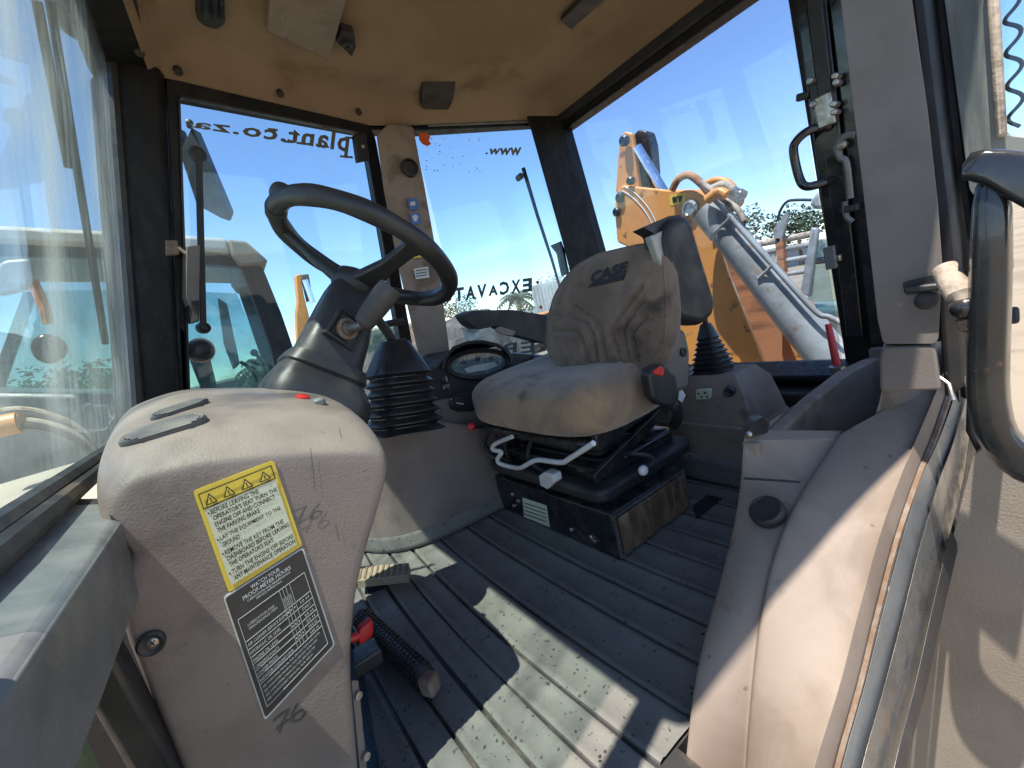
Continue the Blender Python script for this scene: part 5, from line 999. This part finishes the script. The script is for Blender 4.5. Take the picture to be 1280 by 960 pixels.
superell(MB(), Y_(456, 788, 0.83), (0.016, 0.004, 0), (0, 0.012, 0), (0.004, 0, 0.016), .45, .5, 20, 12).build('knob', M['red'], rk)
MB().tube([Y_(456, 788, 0.83), Y_(444, 797, 0.82), Y_(432, 800, 0.82)], [0.009, 0.008, 0.008], 10).build('stem', M['red'], rk)
MB().box(Y_(452, 825, 0.83), 0.07, 0.05, 0.03).build('bracket', M['boxblack'], rk, bevel=0.004)

# ceiling fittings -----------------------------------------------------------------------
HZ = 1.535
HP = lambda a, b, z=HZ: Z_(a, b, z)
def ceil_slab(name, label, cat, pts, m, z, th, bev=0.006, r=0.006, part='cover'):
    t_ = thing(name, label, cat, Z_(pts[0][0], pts[0][1], z)); MB().prism(rpoly([Z_(a, b, z) for a, b in pts], r), (0, 0, th)).build(part, m, t_, bevel=bev); return t_
ceil_slab('sun_visor', 'flat beige plastic sun visor under the headliner', 'sun visor', [(334, 38), (345, -60), (450, -60), (434, -5), (412, 74), (375, 58)], M['beige_warm'], 1.515, 0.012, 0.004, 0.01)
vt = thing('roof_vent', 'dark slotted air outlet in the headliner front', 'air vent', HP(262, 20))
MB().prism(rpoly([HP(a, b, 1.527) for a, b in ((246, -40), (282, -40), (282, 30), (272, 38), (256, 34), (247, 26))], 0.01), (0, 0, 0.03)).build('surround', M['black'], vt, bevel=0.004)
for a in (256, 268, 277): MB().obox(HP(a, -35, 1.523), HP(a, 22, 1.523), (0, 0, 1), 0.012, 0.010).build('slat', M['blackgloss'], vt, bevel=0.002)
cpb = thing('visor_clip', 'black visor clip beside the beige visor', 'clip', HP(432, 55))
MB().prism(rpoly([HP(a, b, 1.518) for a, b in ((420, 52), (428, 38), (443, 42), (445, 58), (440, 71))], 0.006), (0, 0, 0.02)).build('plate', M['black'], cpb, bevel=0.004)
MB().lathe(HP(433, 54, 1.518), (0, 0, -1), [(0.014, 0), (0.014, 0.008), (0.010, 0.012), (0.006, 0.008), (0.001, 0.008)], 18).build('socket', M['black'], cpb)
spk = thing('roof_speaker', 'dark square speaker grille in the headliner corner', 'speaker', Y_(548, 116, 1.56))
SP0, SPN = surf(ceil, 548, 114); SP0 = SP0-SPN*0.017
SP0 = SP0+SPN*0.035
def spp(a, b, d=0.0): return PL(a, b, SP0+SPN*d, SPN)
MB().prism(rpoly([spp(a, b, .006) for a, b in ((528, 95), (534, 91), (571, 94), (568, 122), (562, 138), (526, 137))], 0.022, 5), SPN*-0.06).build('grille', M['speaker'] if 'speaker' in M else M['black'], spk, bevel=0.006, seg=3)
ceil_slab('roof_lamp', 'dark oblong lamp on the headliner near the rear header', 'lamp', [(701, 26), (748, -20), (790, -30), (714, 37)], M['black'], 1.535, 0.012, 0.004)
ck = thing('corner_clip', 'small dark clip with a cap in the headliner front corner', 'clip', HP(165, 30))
MB().prism(rpoly([HP(a, b, 1.50) for a, b in ((152, 21), (163, 19), (180, 32), (178, 38), (167, 41))], 0.004), (0, 0, 0.03)).build('plate', M['black'], ck, bevel=0.003)
for a, b, z, wh in ((175, 66, 1.482, 'in the headliner corner by the windscreen post'), (223, 90, 1.484, 'above the mirror side of the lettered window'), (351, 118, 1.485, 'above the middle of the lettered window'), (449, 141, 1.485, 'above the window hinge near the beige pillar'), (594, 154, 1.488, 'above the quarter window with red dots')):
    t_ = thing('trim_plug', 'small round dark fixing plug '+wh, 'trim plug', Z_(a, b, z), 'fixing plugs along the headliner edge')
    MB().lathe(Z_(a, b, z), (0.0, -0.5, -1), [(0.010, -0.012), (0.010, 0.002), (0.007, 0.004), (0.001, 0.004)], 14).build('cap', M['speaker'], t_)
# ================================================================== OUTSIDE
GZ = -1.20
M['sand'] = mat('yard_sand', (0.27, 0.215, 0.15), 0.95, (0.19, 0.15, 0.105), 0.35, 0.9, bump=0.6, bscale=8, col3=(0.16, 0.13, 0.10), scale3=2.2, lo3=0.58, hi3=0.75)
gr = MB().grid([[V((x, y, GZ+0.02*noise.noise(V((x*.1, y*.1, 0))))) for x in (-600, -200, -60, -20, -8, 0, 8, 20, 60, 200, 600)] for y in (-600, -200, -60, -20, -8, 0, 8, 20, 60, 200, 600)]).build('ground', M['sand'])
tag(gr, 'pale dusty yard ground around the machine', kind='structure')
# boom of this machine, swung up behind the rear window
bo = thing('backhoe_boom', 'orange backhoe boom with grey hydraulic cylinder behind the rear window', 'boom', X_(905, 456, 2.6)*1.0)
XO = 2.60
def ob(pts, x=XO): return [X_(a, b, x) for a, b in pts]
MB().prism(rpoly(ob([(768, 262), (770, 240), (778, 231), (834, 237), (868, 237), (882, 246), (891, 280), (911, 344), (962, 470), (1000, 600), (880, 600), (840, 430), (812, 330), (790, 311), (771, 303)]), 0.03), (0.06, 0.02, 0)).build('boom_plate', M['orange'], bo, bevel=0.012)
MB().prism(rpoly(ob([(778, 236), (834, 241), (866, 241), (884, 300), (905, 370), (955, 520), (890, 520), (842, 410), (815, 330), (774, 300)], XO+.22), 0.03), (0.06, 0.02, 0)).build('boom_plate', M['orange'], bo, bevel=0.012)
MB().prism(ob([(834, 238), (868, 238), (880, 247), (872, 252), (836, 250)], XO+.06), (0.17, 0.0, 0)).build('boom_top', M['orange'], bo)
MB().prism(rpoly(ob([(769, 240), (772, 200), (774, 172), (781, 164), (790, 166), (794, 200), (799, 234), (785, 240)], XO+.03), 0.015), (0.05, 0.01, 0)).build('dipper_plate', M['orange'], bo, bevel=0.01)
MB().prism(rpoly(ob([(791, 170), (797, 162), (808, 163), (813, 180), (816, 215), (814, 236), (800, 236)], XO+.12), 0.02), (0.12, 0.02, 0)).build('dipper_link', M['boxblack'], bo, bevel=0.01)
MB().tube(ob([(797, 184), (830, 240)], XO+.04), 0.030, 14).build('chrome_rod', M['chrome'], bo)
for a, b, r in ((864, 261, .052), (776, 247, .034), (772, 265, .030), (781, 176, .034), (789, 226, .026)):
    MB().lathe(X_(a, b, XO), (-1, 0, 0), [(r, -0.01), (r, 0.02), (r*.7, 0.028), (r*.6, 0.018), (0.002, 0.018)], 20).build('pivot_pin', M['steel'] if r > .05 else M['boxblack'], bo)
for off in (0, 5):
    MB().tube([X_(a-off*.7, b+off, XO-0.004) for a, b in ((780, 233), (792, 240), (804, 252), (813, 264), (820, 278))], 0.0035, 6, smooth=4).build('pinstripe', M['inkwhite'], bo)
ws_ = MB().prism(ob([(837, 244), (856, 241), (857, 254), (838, 257)], XO-.003), (0.002, 0, 0)).build('warning_label', M['yellow'], bo, flat=True)
for p_ in ([(840, 247), (844, 245), (846, 252), (841, 254)], [(848, 246), (853, 244), (851, 252), (849, 253)], [(845, 246), (848, 245), (847, 249)]): MB().prism(ob(p_, XO-.005), (0.001, 0, 0)).build('pictogram', M['ink'], ws_, flat=True)
XC = 2.46
MB().tube(ob([(884, 262), (905, 287)], XC), [0.085, 0.085], 20).build('cylinder_head', M['cyl'], bo)
MB().tube(ob([(890, 268), (1040, 452), (1075, 495)], XC), [0.078, 0.098, 0.10], 24).build('cylinder_barrel', M['cyl'], bo)
MB().tube(ob([(900, 256), (911, 269), (965, 330), (1018, 388), (1036, 396), (1052, 404)], XC-.085), 0.013, 10, smooth=5).build('steel_pipe', M['cyl'], bo)
for a, b in ((908, 278), (960, 338)): MB().tube(ob([(a-12, b+10), (a, b-1), (a+6, b-8)], XC-.09), 0.009, 8).build('pipe_clamp', M['cyl'], bo)
for i, pa in enumerate(([(840, 238), (848, 224), (862, 219), (878, 231), (890, 246), (908, 264)], [(878, 232), (894, 225), (910, 228), (920, 240), (926, 252), (914, 262)], [(886, 240), (902, 231), (914, 236), (918, 250), (908, 258)], [(876, 228), (900, 246), (922, 262), (930, 276)], [(884, 250), (898, 240), (908, 244)])):
    MB().tube(ob(pa, XC+.10-.05*i), [0.022, 0.018, 0.022, 0.016, 0.026][i], 10, smooth=5).build('hydraulic_hose', (M['rustorange'], M['orange'], M['dusty'], M['dusty'], M['orange'])[i], bo)
for a, b in ((915, 246), (923, 249)): MB().lathe(X_(a, b, XC-.02), (0.2, -.6, .6), [(0.026, -0.04), (0.026, 0.03), (0.018, 0.05)], 6).build('hose_fitting', M['steel'], bo, flat=True)
MB().prism(rpoly(ob([(893, 300), (915, 330), (960, 390), (1000, 440), (1010, 475), (960, 475), (915, 360)], XO+.30), 0.02), (0.05, 0, 0)).build('boom_web', M['rustorange'], bo, bevel=0.01)
MB().prism(ob([(968, 385), (978, 392), (1006, 456), (996, 456)], XO+.20), (0.06, 0, 0)).build('boom_flange', M['orange'], bo, bevel=0.008)
MB().tube(ob([(905, 352), (918, 375), (926, 400), (932, 430), (938, 456)], XO+.12), 0.026, 10, smooth=5).build('hydraulic_hose', M['dusty'], bo)
# rusty plates stacked behind the boom
for k in range(9):
    y0 = 300+k*19; t_ = thing('rusty_plate', f'rusty steel plate {["at the top of", "second in", "third in", "fourth in", "fifth in", "sixth in", "seventh in", "eighth in", "at the bottom of"][k]} the leaning stack behind the boom', 'steel plate', X_(930, y0+10, 4.6), 'rusty plates stacked behind the boom')
    a0 = 893+k*3; a1 = 930+k*17 if k < 6 else 1015
    MB().prism([X_(a0, y0, 4.6+.02*k), X_(a1, y0+8, 4.6+.02*k), X_(a1+6, y0+22, 4.55), X_(a0+2, y0+15, 4.55)], (0.35, 0, 0)).build('plate', M['rustorange'], t_, bevel=0.01)
# second machine seen past the cylinder
m2 = thing('parked_machine', 'grey parked machine with mirror and rails beyond the grey cylinder', 'machine', X_(1000, 470, 6.5))
X2 = 6.5
def o2(pts, x=X2): return [X_(a, b, x) for a, b in pts]
MB().tube(o2([(972, 275), (976, 262), (984, 252), (996, 250), (1014, 250)]), 0.018, 8, smooth=4).build('mirror_arm', M['rubber'], m2)
MB().prism(rpoly(o2([(966, 288), (983, 264), (985, 270), (976, 302), (968, 306)]), 0.02), (0.06, 0, 0)).build('mirror', M['cyl'], m2, bevel=0.01)
MB().prism(o2([(968, 298), (978, 298), (981, 345), (974, 345)]), (0.1, 0, 0)).build('post', M['rustorange'], m2)
for a, b, c, d, r in ((950, 305, 1018, 292, .045), (953, 316, 1018, 305, .04), (958, 330, 1018, 320, .035), (966, 345, 1018, 338, .03)): MB().tube(o2([(a, b), (c, d)], X2+.1), r, 10).build('rail', M['dusty'] if r > .04 else M['cyl'], m2)
MB().prism(o2([(1013, 284), (1022, 286), (1012, 372), (1000, 366)]), (0.1, 0, 0)).build('cab_post', M['cyl'], m2, bevel=0.02)
MB().prism(o2([(1018, 300), (1060, 300), (1060, 400), (1008, 385)], X2+.05), (0.02, 0, 0)).build('cab_pane', M['greenglass'], m2, flat=True)
MB().prism(o2([(990, 385), (1060, 385), (1060, 480), (960, 480)], X2+.15), (0.6, 0, 0)).build('engine_cover', M['cyl'], m2, bevel=0.05)
MB().prism(o2([(1012, 250), (1026, 235), (1060, 230), (1060, 262), (1014, 262)], X2+.3), (0.8, 0, 0)).build('cab_roof', M['cyl'], m2, bevel=0.05)
for a in (968, 984, 1010): MB().tube(o2([(a, 440), (a-1, 900)], X2+.4), 0.06, 8).build('leg', M['boxblack'], m2)

# neighbouring machine beside the right window ------------------------------------------
nb = thing('neighbour_loader', 'neighbouring loader with pale roof and green glass cab by the side window', 'loader', (-0.5, 4.6, GZ))
YN = 3.8
def on_(pts, y=YN): return [Y_(a, b, y) for a, b in pts]
M['paleroof'] = mat('pale_roof_paint', (0.36, 0.345, 0.30), 0.6, (0.24, 0.22, 0.185), 3, 0.8)
M['darkroof'] = mat('grey_roof_edge', (0.13, 0.115, 0.09), 0.7, (0.2, 0.13, 0.08), 4, 0.8)
MB().prism(on_([(-90, 276), (217, 292), (284, 297), (290, 316), (258, 314), (-90, 300)]), (0.05, 1.3, 0)).build('roof', M['paleroof'], nb, bevel=0.03)
MB().prism(on_([(284, 298), (308, 301), (336, 326), (330, 330), (300, 333), (290, 320)], YN-.02), (0.03, 1.3, 0)).build('roof_edge', M['darkroof'], nb, bevel=0.02)
for yy in (YN, YN+1.2):
    MB().prism(on_([(300, 333), (328, 333), (352, 392), (372, 450), (378, 500), (352, 500), (340, 440)], yy) if yy == YN else [p+V((0.02, 1.2, 0)) for p in on_([(304, 333), (328, 333), (352, 392), (372, 450), (378, 500), (352, 500), (340, 440)])], (0, 0.06, 0)).build('rear_post', M['darkgreen'] if 'darkgreen' in M else M['frame'], nb, bevel=0.01)
    MB().prism([p+V((0, yy-YN, 0)) for p in on_([(150, 318), (172, 318), (190, 500), (165, 500)])], (0, 0.06, 0)).build('centre_post', M['frame'], nb, bevel=0.01)
    MB().prism([p+V((0, yy-YN, 0)) for p in on_([(-70, 318), (-45, 318), (-120, 520), (-150, 520)])], (0, 0.06, 0)).build('front_post', M['frame'], nb, bevel=0.01)
for yy in (YN+.02, YN+1.22):
    MB().prism([p+V((0, yy-YN, 0)) for p in on_([(172, 322), (304, 333), (352, 452), (360, 500), (190, 500)])], (0, 0.01, 0)).build('pane', M['greenglass'], nb, flat=True)
    MB().prism([p+V((0, yy-YN, 0)) for p in on_([(-50, 318), (160, 322), (175, 500), (-130, 500)])], (0, 0.01, 0)).build('pane', M['greenglass'], nb, flat=True)
MB().prism(on_([(-160, 488), (230, 494), (385, 492), (400, 640), (-160, 640)]), (0.02, 1.3, 0)).build('cab_side', M['nbside'] if 'nbside' in M else M['greymetal'], nb, bevel=0.03)
MB().prism(on_([(-170, 640), (410, 640), (410, 900), (-170, 900)], YN+.15), (0.02, 1.0, 0)).build('chassis', M['boxblack'], nb, bevel=0.03)
for cx_ in (-1.75, 1.05):
    tz_ = 0.62 if cx_ > 0 else 0.45
    w_ = MB().lathe((cx_, YN-.05, GZ+tz_), (0, 1, 0), [(tz_*.55, 0), (tz_*.9, 0.0), (tz_, 0.06), (tz_, 0.36), (tz_*.9, 0.42), (tz_*.55, 0.42)], 36).build('wheel', M['rubber'], nb); MB().lathe((cx_, YN-.02, GZ+tz_), (0, 1, 0), [(tz_*.56, 0), (tz_*.5, .06), (tz_*.2, .08), (0.01, .02)], 24).build('rim', M['paleroof'], w_)
MB().prism(rpoly([V((x, YN+.7, z)) for x, z in ((-.12, .50), (-.02, .50), (.02, .95), (-.06, 1.0), (-.13, .92))], .03), (0, 0.45, 0)).build('seat', M['rubber'], nb, bevel=0.03)
MB().tube([V((-.55, YN+.9, .45)), V((-.5, YN+.9, .75)), V((-.42, YN+.9, .85))], 0.04, 8).build('steering_column', M['rubber'], nb)
MB().tube([V((-.42+.18*math.cos(t)*.5, YN+.9+.18*math.sin(t), .88+.18*math.cos(t)*.6)) for t in [2*math.pi*k/24 for k in range(24)]], 0.018, 8, closed=True).build('steering_wheel', M['rubber'], nb)
MB().tube(on_([(338, 478), (330, 455), (318, 441)], YN+.3), 0.014, 8, smooth=3).build('lever', M['rubber'], nb); superell(MB(), Y_(318, 441, YN+.3), (.03, 0, 0), (0, .03, 0), (0, 0, .03), 1, 1, 12, 8).build('lever_ball', M['rubber'], nb)
MB().tube(on_([(322, 476), (314, 462), (300, 452)], YN+.35), 0.014, 8, smooth=3).build('lever', M['rubber'], nb)
MB().prism(rpoly(on_([(272, 372), (284, 380), (300, 455), (292, 462), (280, 430)], YN+.5), .02), (0, .1, 0)).build('grab_panel', M['cyl'], nb, bevel=.01)
MB().prism(rpoly(on_([(38, 424), (52, 416), (72, 420), (82, 434), (76, 448), (58, 456), (42, 448), (36, 436)], YN-.10), 0.06), (0, 0.1, 0)).build('round_cover', M['boxblack'], nb, bevel=.02)
MB().prism(rpoly(on_([(0, 325), (38, 322), (42, 345), (34, 362), (0, 370), (-20, 365)], YN-.6), 0.03), (0, .04, 0)).build('mirror', M['cyl'], nb, bevel=.015)
MB().tube(on_([(40, 350), (56, 385), (60, 405)], YN-.4), 0.025, 8, smooth=3).build('mirror_arm', M['rustorange'], nb)
MB().prism(on_([(-90, 300), (258, 314), (300, 324), (300, 336), (170, 326), (-90, 316)], YN+.03), (0.02, 0.05, 0)).build('roof_rail', M['frame'], nb, bevel=0.01)
# dusty engine cover, hoses and orange pipe between the two machines
dc = thing('dusty_cover', 'dust coated rounded engine cover outside the windscreen', 'engine cover', (-0.9, 2.2, 0.0))
superell(MB(), (-0.62, 2.25, 0.22), (0.55, 0.05, 0), (0, 0.5, 0), (0, 0, 0.27), 0.55, 0.6, 40, 20).build('cover', M['dusty2'] if 'dusty2' in M else M['sand'], dc)
MB().box((-0.62, 2.3, -0.55), 0.9, 0.8, 1.28).build('body', M['boxblack'], dc, bevel=0.04)
op_ = thing('orange_pipe', 'short orange pipe lying over the dusty cover', 'pipe', Y_(20, 535, 2.0))
MB().tube([Y_(a, b, 2.0) for a, b in ((-40, 545), (0, 533), (24, 528))], 0.034, 14, smooth=3).build('tube', M['orange'], op_); MB().lathe(Y_(24, 528, 2.0), (1, -0.3, 0), [(0.026, -.01), (0.026, 0.01), (0.01, 0.012)], 14).build('end', M['rustorange'], op_)
random.seed(5)
for k, lab in enumerate(('topmost of the hoses over the dusty cover', 'second of the hoses over the dusty cover', 'third of the hoses over the dusty cover', 'lowest of the hoses over the dusty cover')):
    t_ = thing('hydraulic_hose', 'thin dark hose, '+lab, 'hose', Y_(60, 518+k*6, 2.05), 'hoses over the dusty cover')
    MB().tube([Y_(a, b, 2.05-.02*k) for a, b in ((-30, 520+k*7), (20, 512+k*7), (60, 518+k*6), (96, 535+k*5), (118, 560+k*4))], 0.011, 8, smooth=5).build('tube', M['rubber'] if k % 2 else M['dusty'], t_)
bt = thing('plastic_bag', 'crumpled clear plastic bag outside the windscreen corner', 'bag', Y_(118, 525, 1.62))
mb = MB(); superell(mb, Y_(118, 523, 1.62), (0.045, 0, 0), (0, 0.035, 0), (0, 0, 0.035), .9, .9, 20, 14)
for p in mb.v: p += V((noise.noise(p*40), noise.noise(p*40+V((9, 0, 0))), noise.noise(p*40+V((0, 9, 0)))))*0.018
mb.build('bag', M['lens'], bt, angle=10)

# distant yard -----------------------------------------------------------------------------
M['leaf'] = mat('tree_leaves', (0.060, 0.085, 0.035), 0.8, (0.035, 0.055, 0.022), 0.8, 0.9)
M['leaf2'] = mat('olive_leaves', (0.085, 0.095, 0.05), 0.8, (0.05, 0.06, 0.03), 0.8, 0.9)
M['bark'] = mat('bark', (0.12, 0.085, 0.06), 0.9, (0.07, 0.05, 0.035), 3, 0.8)
def gp(px, py, d):                       # a point on the yard ground in the direction of a pixel, d metres off
    r_ = ray(px, py); h = V((r_.x, r_.y, 0)).normalized(); return V((h.x*d, h.y*d, GZ))
def tree(px, d, h, w_, label, m, group='trees beyond the yard', seed=0):
    rnd = random.Random(seed); b = gp(px, 400, d); t_ = thing('tree', label, 'tree', b, group)
    MB().tube([b, b+V((0.1, 0, h*.35)), b+V((0, 0.2, h*.7))], [h*.035, h*.026, h*.012], 8).build('trunk', M['bark'], t_)
    lf = MB(); cl_ = [(V((rnd.uniform(-.35, .35)*w_, rnd.uniform(-.35, .35)*w_, h*rnd.uniform(.45, .9))), rnd.uniform(.16, .30)*w_) for _ in range(16)]
    for c, r in cl_:
        for _ in range(110):
            v = V((rnd.gauss(0, 1), rnd.gauss(0, 1), rnd.gauss(0, .8))).normalized()*r*rnd.uniform(.55, 1.05); p = b+c+v; s_ = h*rnd.uniform(.020, .042)
            e1_ = V((rnd.uniform(-1, 1), rnd.uniform(-1, 1), rnd.uniform(-.6, .6))).normalized(); e2_ = e1_.cross(V((rnd.uniform(-1, 1), rnd.uniform(-1, 1), 1))).normalized()
            lf.add([p-e1_*s_, p+e2_*s_*.6, p+e1_*s_, p-e2_*s_*.6], [(0, 1, 2, 3)])
    lf.build('crown', m, t_, flat=True, fixn=False)
tree(938, 38, 5.2, 4.5, 'round leafy tree right of the orange boom', M['leaf2'], seed=1)
tree(1010, 45, 5.0, 5, 'leafy tree behind the parked grey machine', M['leaf'], seed=2)
tree(60, 34, 4.2, 5, 'broad dark tree seen through the windscreen', M['leaf'], seed=3)
tree(10, 28, 3.6, 5, 'green bushy tree beyond the dusty cover', M['leaf2'], seed=4)
tree(130, 40, 4.0, 5, 'low tree behind the neighbouring loader cab', M['leaf'], seed=5)
tree(575, 70, 5.6, 8, 'distant tree behind the dark tarpaulin heap', M['leaf'], seed=6)
tree(716, 60, 5.0, 7, 'distant tree behind the seat back', M['leaf2'], seed=7)
tree(880, 55, 5.0, 6, 'tree hidden low behind the orange boom', M['leaf'], seed=8)
# palms
def palm(px, d, h, label, seed, fr_=1.6):
    rnd = random.Random(seed); b = gp(px, 400, d); t_ = thing('palm_tree', label, 'palm', b, 'palms beyond the yard')
    MB().tube([b, b+V((.1, 0, h*.5)), b+V((0, .1, h))], [.22, .17, .14], 10).build('trunk', M['bark'], t_)
    lf = MB(); top = b+V((0, .1, h))
    for k in range(34):
        a = rnd.uniform(0, 6.28); el = rnd.uniform(-.3, 1.2); dv = V((math.cos(a)*math.cos(el), math.sin(a)*math.cos(el), math.sin(el))); prev = top
        for j in range(9):
            q = top+dv*fr_*(j+1)/9+V((0, 0, -0.9*fr_*((j+1)/9)**2*.7)); sd_ = (q-prev).cross(V((0, 0, 1))).normalized() if (q-prev).cross(V((0, 0, 1))).length > 1e-4 else V((1, 0, 0))
            for s_ in (-1, 1): lf.add([prev, q, q.lerp(prev, .3)+sd_*s_*.32*fr_*(1-j/11)+V((0, 0, -.12*fr_))], [(0, 1, 2)])
            prev = q
    lf.build('crown', M['leaf2'], t_, flat=True, fixn=False)
palm(652, 30, 2.6, 'feathery palm beside the white container', 1); palm(308, 24, 2.0, 'palm added in place of the reflection in the green loader glass', 2, 1.4)  # second palm is added to stand for a palm reflection on the glass
# white container, tarpaulin heap, wall, cars
M['whitewall'] = mat('white_painted_steel', (0.46, 0.455, 0.43), 0.6, (0.34, 0.33, 0.30), 2, 0.7)
M['tarp'] = mat('dark_tarpaulin', (0.050, 0.056, 0.060), 0.75, (0.10, 0.105, 0.105), 2.2, 0.8, spec=0.2)
def facebox(name, label, cat, px0, px1, d, h, depth, m, group=None, z0=GZ):
    a, b = gp(px0, 400, d), gp(px1, 400, d); dirv = V(((a+b).x, (a+b).y, 0)).normalized()
    t_ = thing(name, label, cat, (a+b)/2, group); MB().prism([V((a.x, a.y, z0)), V((b.x, b.y, z0)), V((b.x, b.y, z0))+dirv*depth, V((a.x, a.y, z0))+dirv*depth], (0, 0, h)).build('body', m, t_, bevel=0.03); return t_, a, b, dirv
t_, a, b, dv = facebox('shipping_container', 'white container standing by the palm', 'container', 672, 712, 26, 3.0, 5, M['whitewall'])
for k in range(9):
    c = a.lerp(b, (k+.5)/9)-dv*.02; MB().obox(c+V((0, 0, .15)), c+V((0, 0, 2.85)), dv, 0.10, 0.05).build('rib', M['whitewall'], t_)
hp_ = thing('tarpaulin_heap', 'dark shiny tarpaulin heap beyond the instrument panel', 'heap', gp(585, 400, 14))
c = gp(588, 400, 14); mb = MB(); superell(mb, c, (1.7, 0, 0), (0, 1.2, 0), (0, 0, 2.1), .8, .8, 60, 36)
for p in mb.v: p += V((noise.noise(p*2.2), noise.noise(p*2.2+V((5, 0, 0))), noise.noise(p*3+V((0, 7, 0)))))*0.22
mb.build('cover', M['tarp'], hp_, angle=25)
w2, a, b, dv = facebox('boundary_wall', 'long pale boundary wall across the far yard', 'wall', 440, 1060, 48, 1.7, 0.25, M['whitewall'])
w3, a, b, dv = facebox('boundary_wall', 'low grey boundary wall beyond the neighbouring loader', 'wall', -400, 420, 40, 1.6, 0.25, M['darkroof'])
def car(px, d, m, label, rot):
    b = gp(px, 400, d); t_ = thing('parked_car', label, 'car', b, 'cars parked in the yard'); R = Matrix.Rotation(rot, 3, 'Z')
    T = lambda x, y, z: b+R @ V((x, y, z))
    side = [(-2.1, .35), (-2.15, .75), (-1.5, .92), (-.9, 1.42), (.7, 1.45), (1.25, .98), (2.05, .85), (2.1, .35)]
    MB().loft([[T(x*s_, y, z if z < 1 else z-(abs(y) > .7)*.03) for x, z in side] for y, s_ in ((-.82, .98), (-.7, 1), (.7, 1), (.82, .98))]).build('body', m, t_, bevel=.05)
    for s_ in (-1, 1):
        MB().prism([T(x, s_*.825, z) for x, z in ((-1.3, .95), (-.82, 1.34), (.62, 1.36), (1.05, .98))], R @ V((0, .01*s_, 0))).build('side_window', M['tarp'], t_, flat=True)
        for x in (-1.35, 1.3):
            w_ = MB().lathe(T(x, s_*.72, .33), R @ V((0, s_, 0)), [(.2, 0), (.33, .01), (.33, .16), (.2, .17)], 20).build('wheel', M['rubber'], t_); MB().lathe(T(x, s_*.73, .33), R @ V((0, s_, 0)), [(.2, 0), (.2, .15), (.05, .17)], 14).build('rim', M['cyl'], w_)
car(628, 17, M['whitewall'], 'white car parked below the far armrest', .3); car(664, 21, M['orange'], 'orange car parked beside the white container', .5); car(600, 24, M['cyl'], 'silver car parked behind the instrument hood', .1)
# far orange machine behind the steering wheel
fo_ = thing('far_backhoe', 'small orange backhoe arm far behind the steering wheel', 'backhoe', gp(380, 400, 9))
def fq(pts, y=8.5): return [Y_(a, b, y) for a, b in pts]
MB().prism(fq([(369, 344), (376, 342), (380, 370), (386, 392), (392, 440), (372, 440), (370, 392), (372, 376)]), (0, .2, 0)).build('boom', M['orange'], fo_, bevel=.02)
MB().tube(fq([(381, 350), (391, 378)], 8.45), .05, 10).build('cylinder', M['chrome'], fo_)
MB().prism(fq([(376, 343), (386, 342), (391, 372), (384, 378)], 8.6), (0, .1, 0)).build('link', M['darkroof'], fo_, bevel=.02)
MB().prism(fq([(400, 420), (520, 402), (530, 520), (400, 520)], 8.6), (.1, 1.4, 0)).build('body', M['dusty'], fo_, bevel=.05)
MB().prism(fq([(455, 416), (498, 404), (502, 436), (458, 440)], 8.55), (0, .04, 0)).build('window', M['greenglass'], fo_)
MB().prism(fq([(366, 440), (540, 440), (540, 560), (366, 560)], 8.8), (.1, 1.0, 0)).build('chassis', M['boxblack'], fo_, bevel=.04)
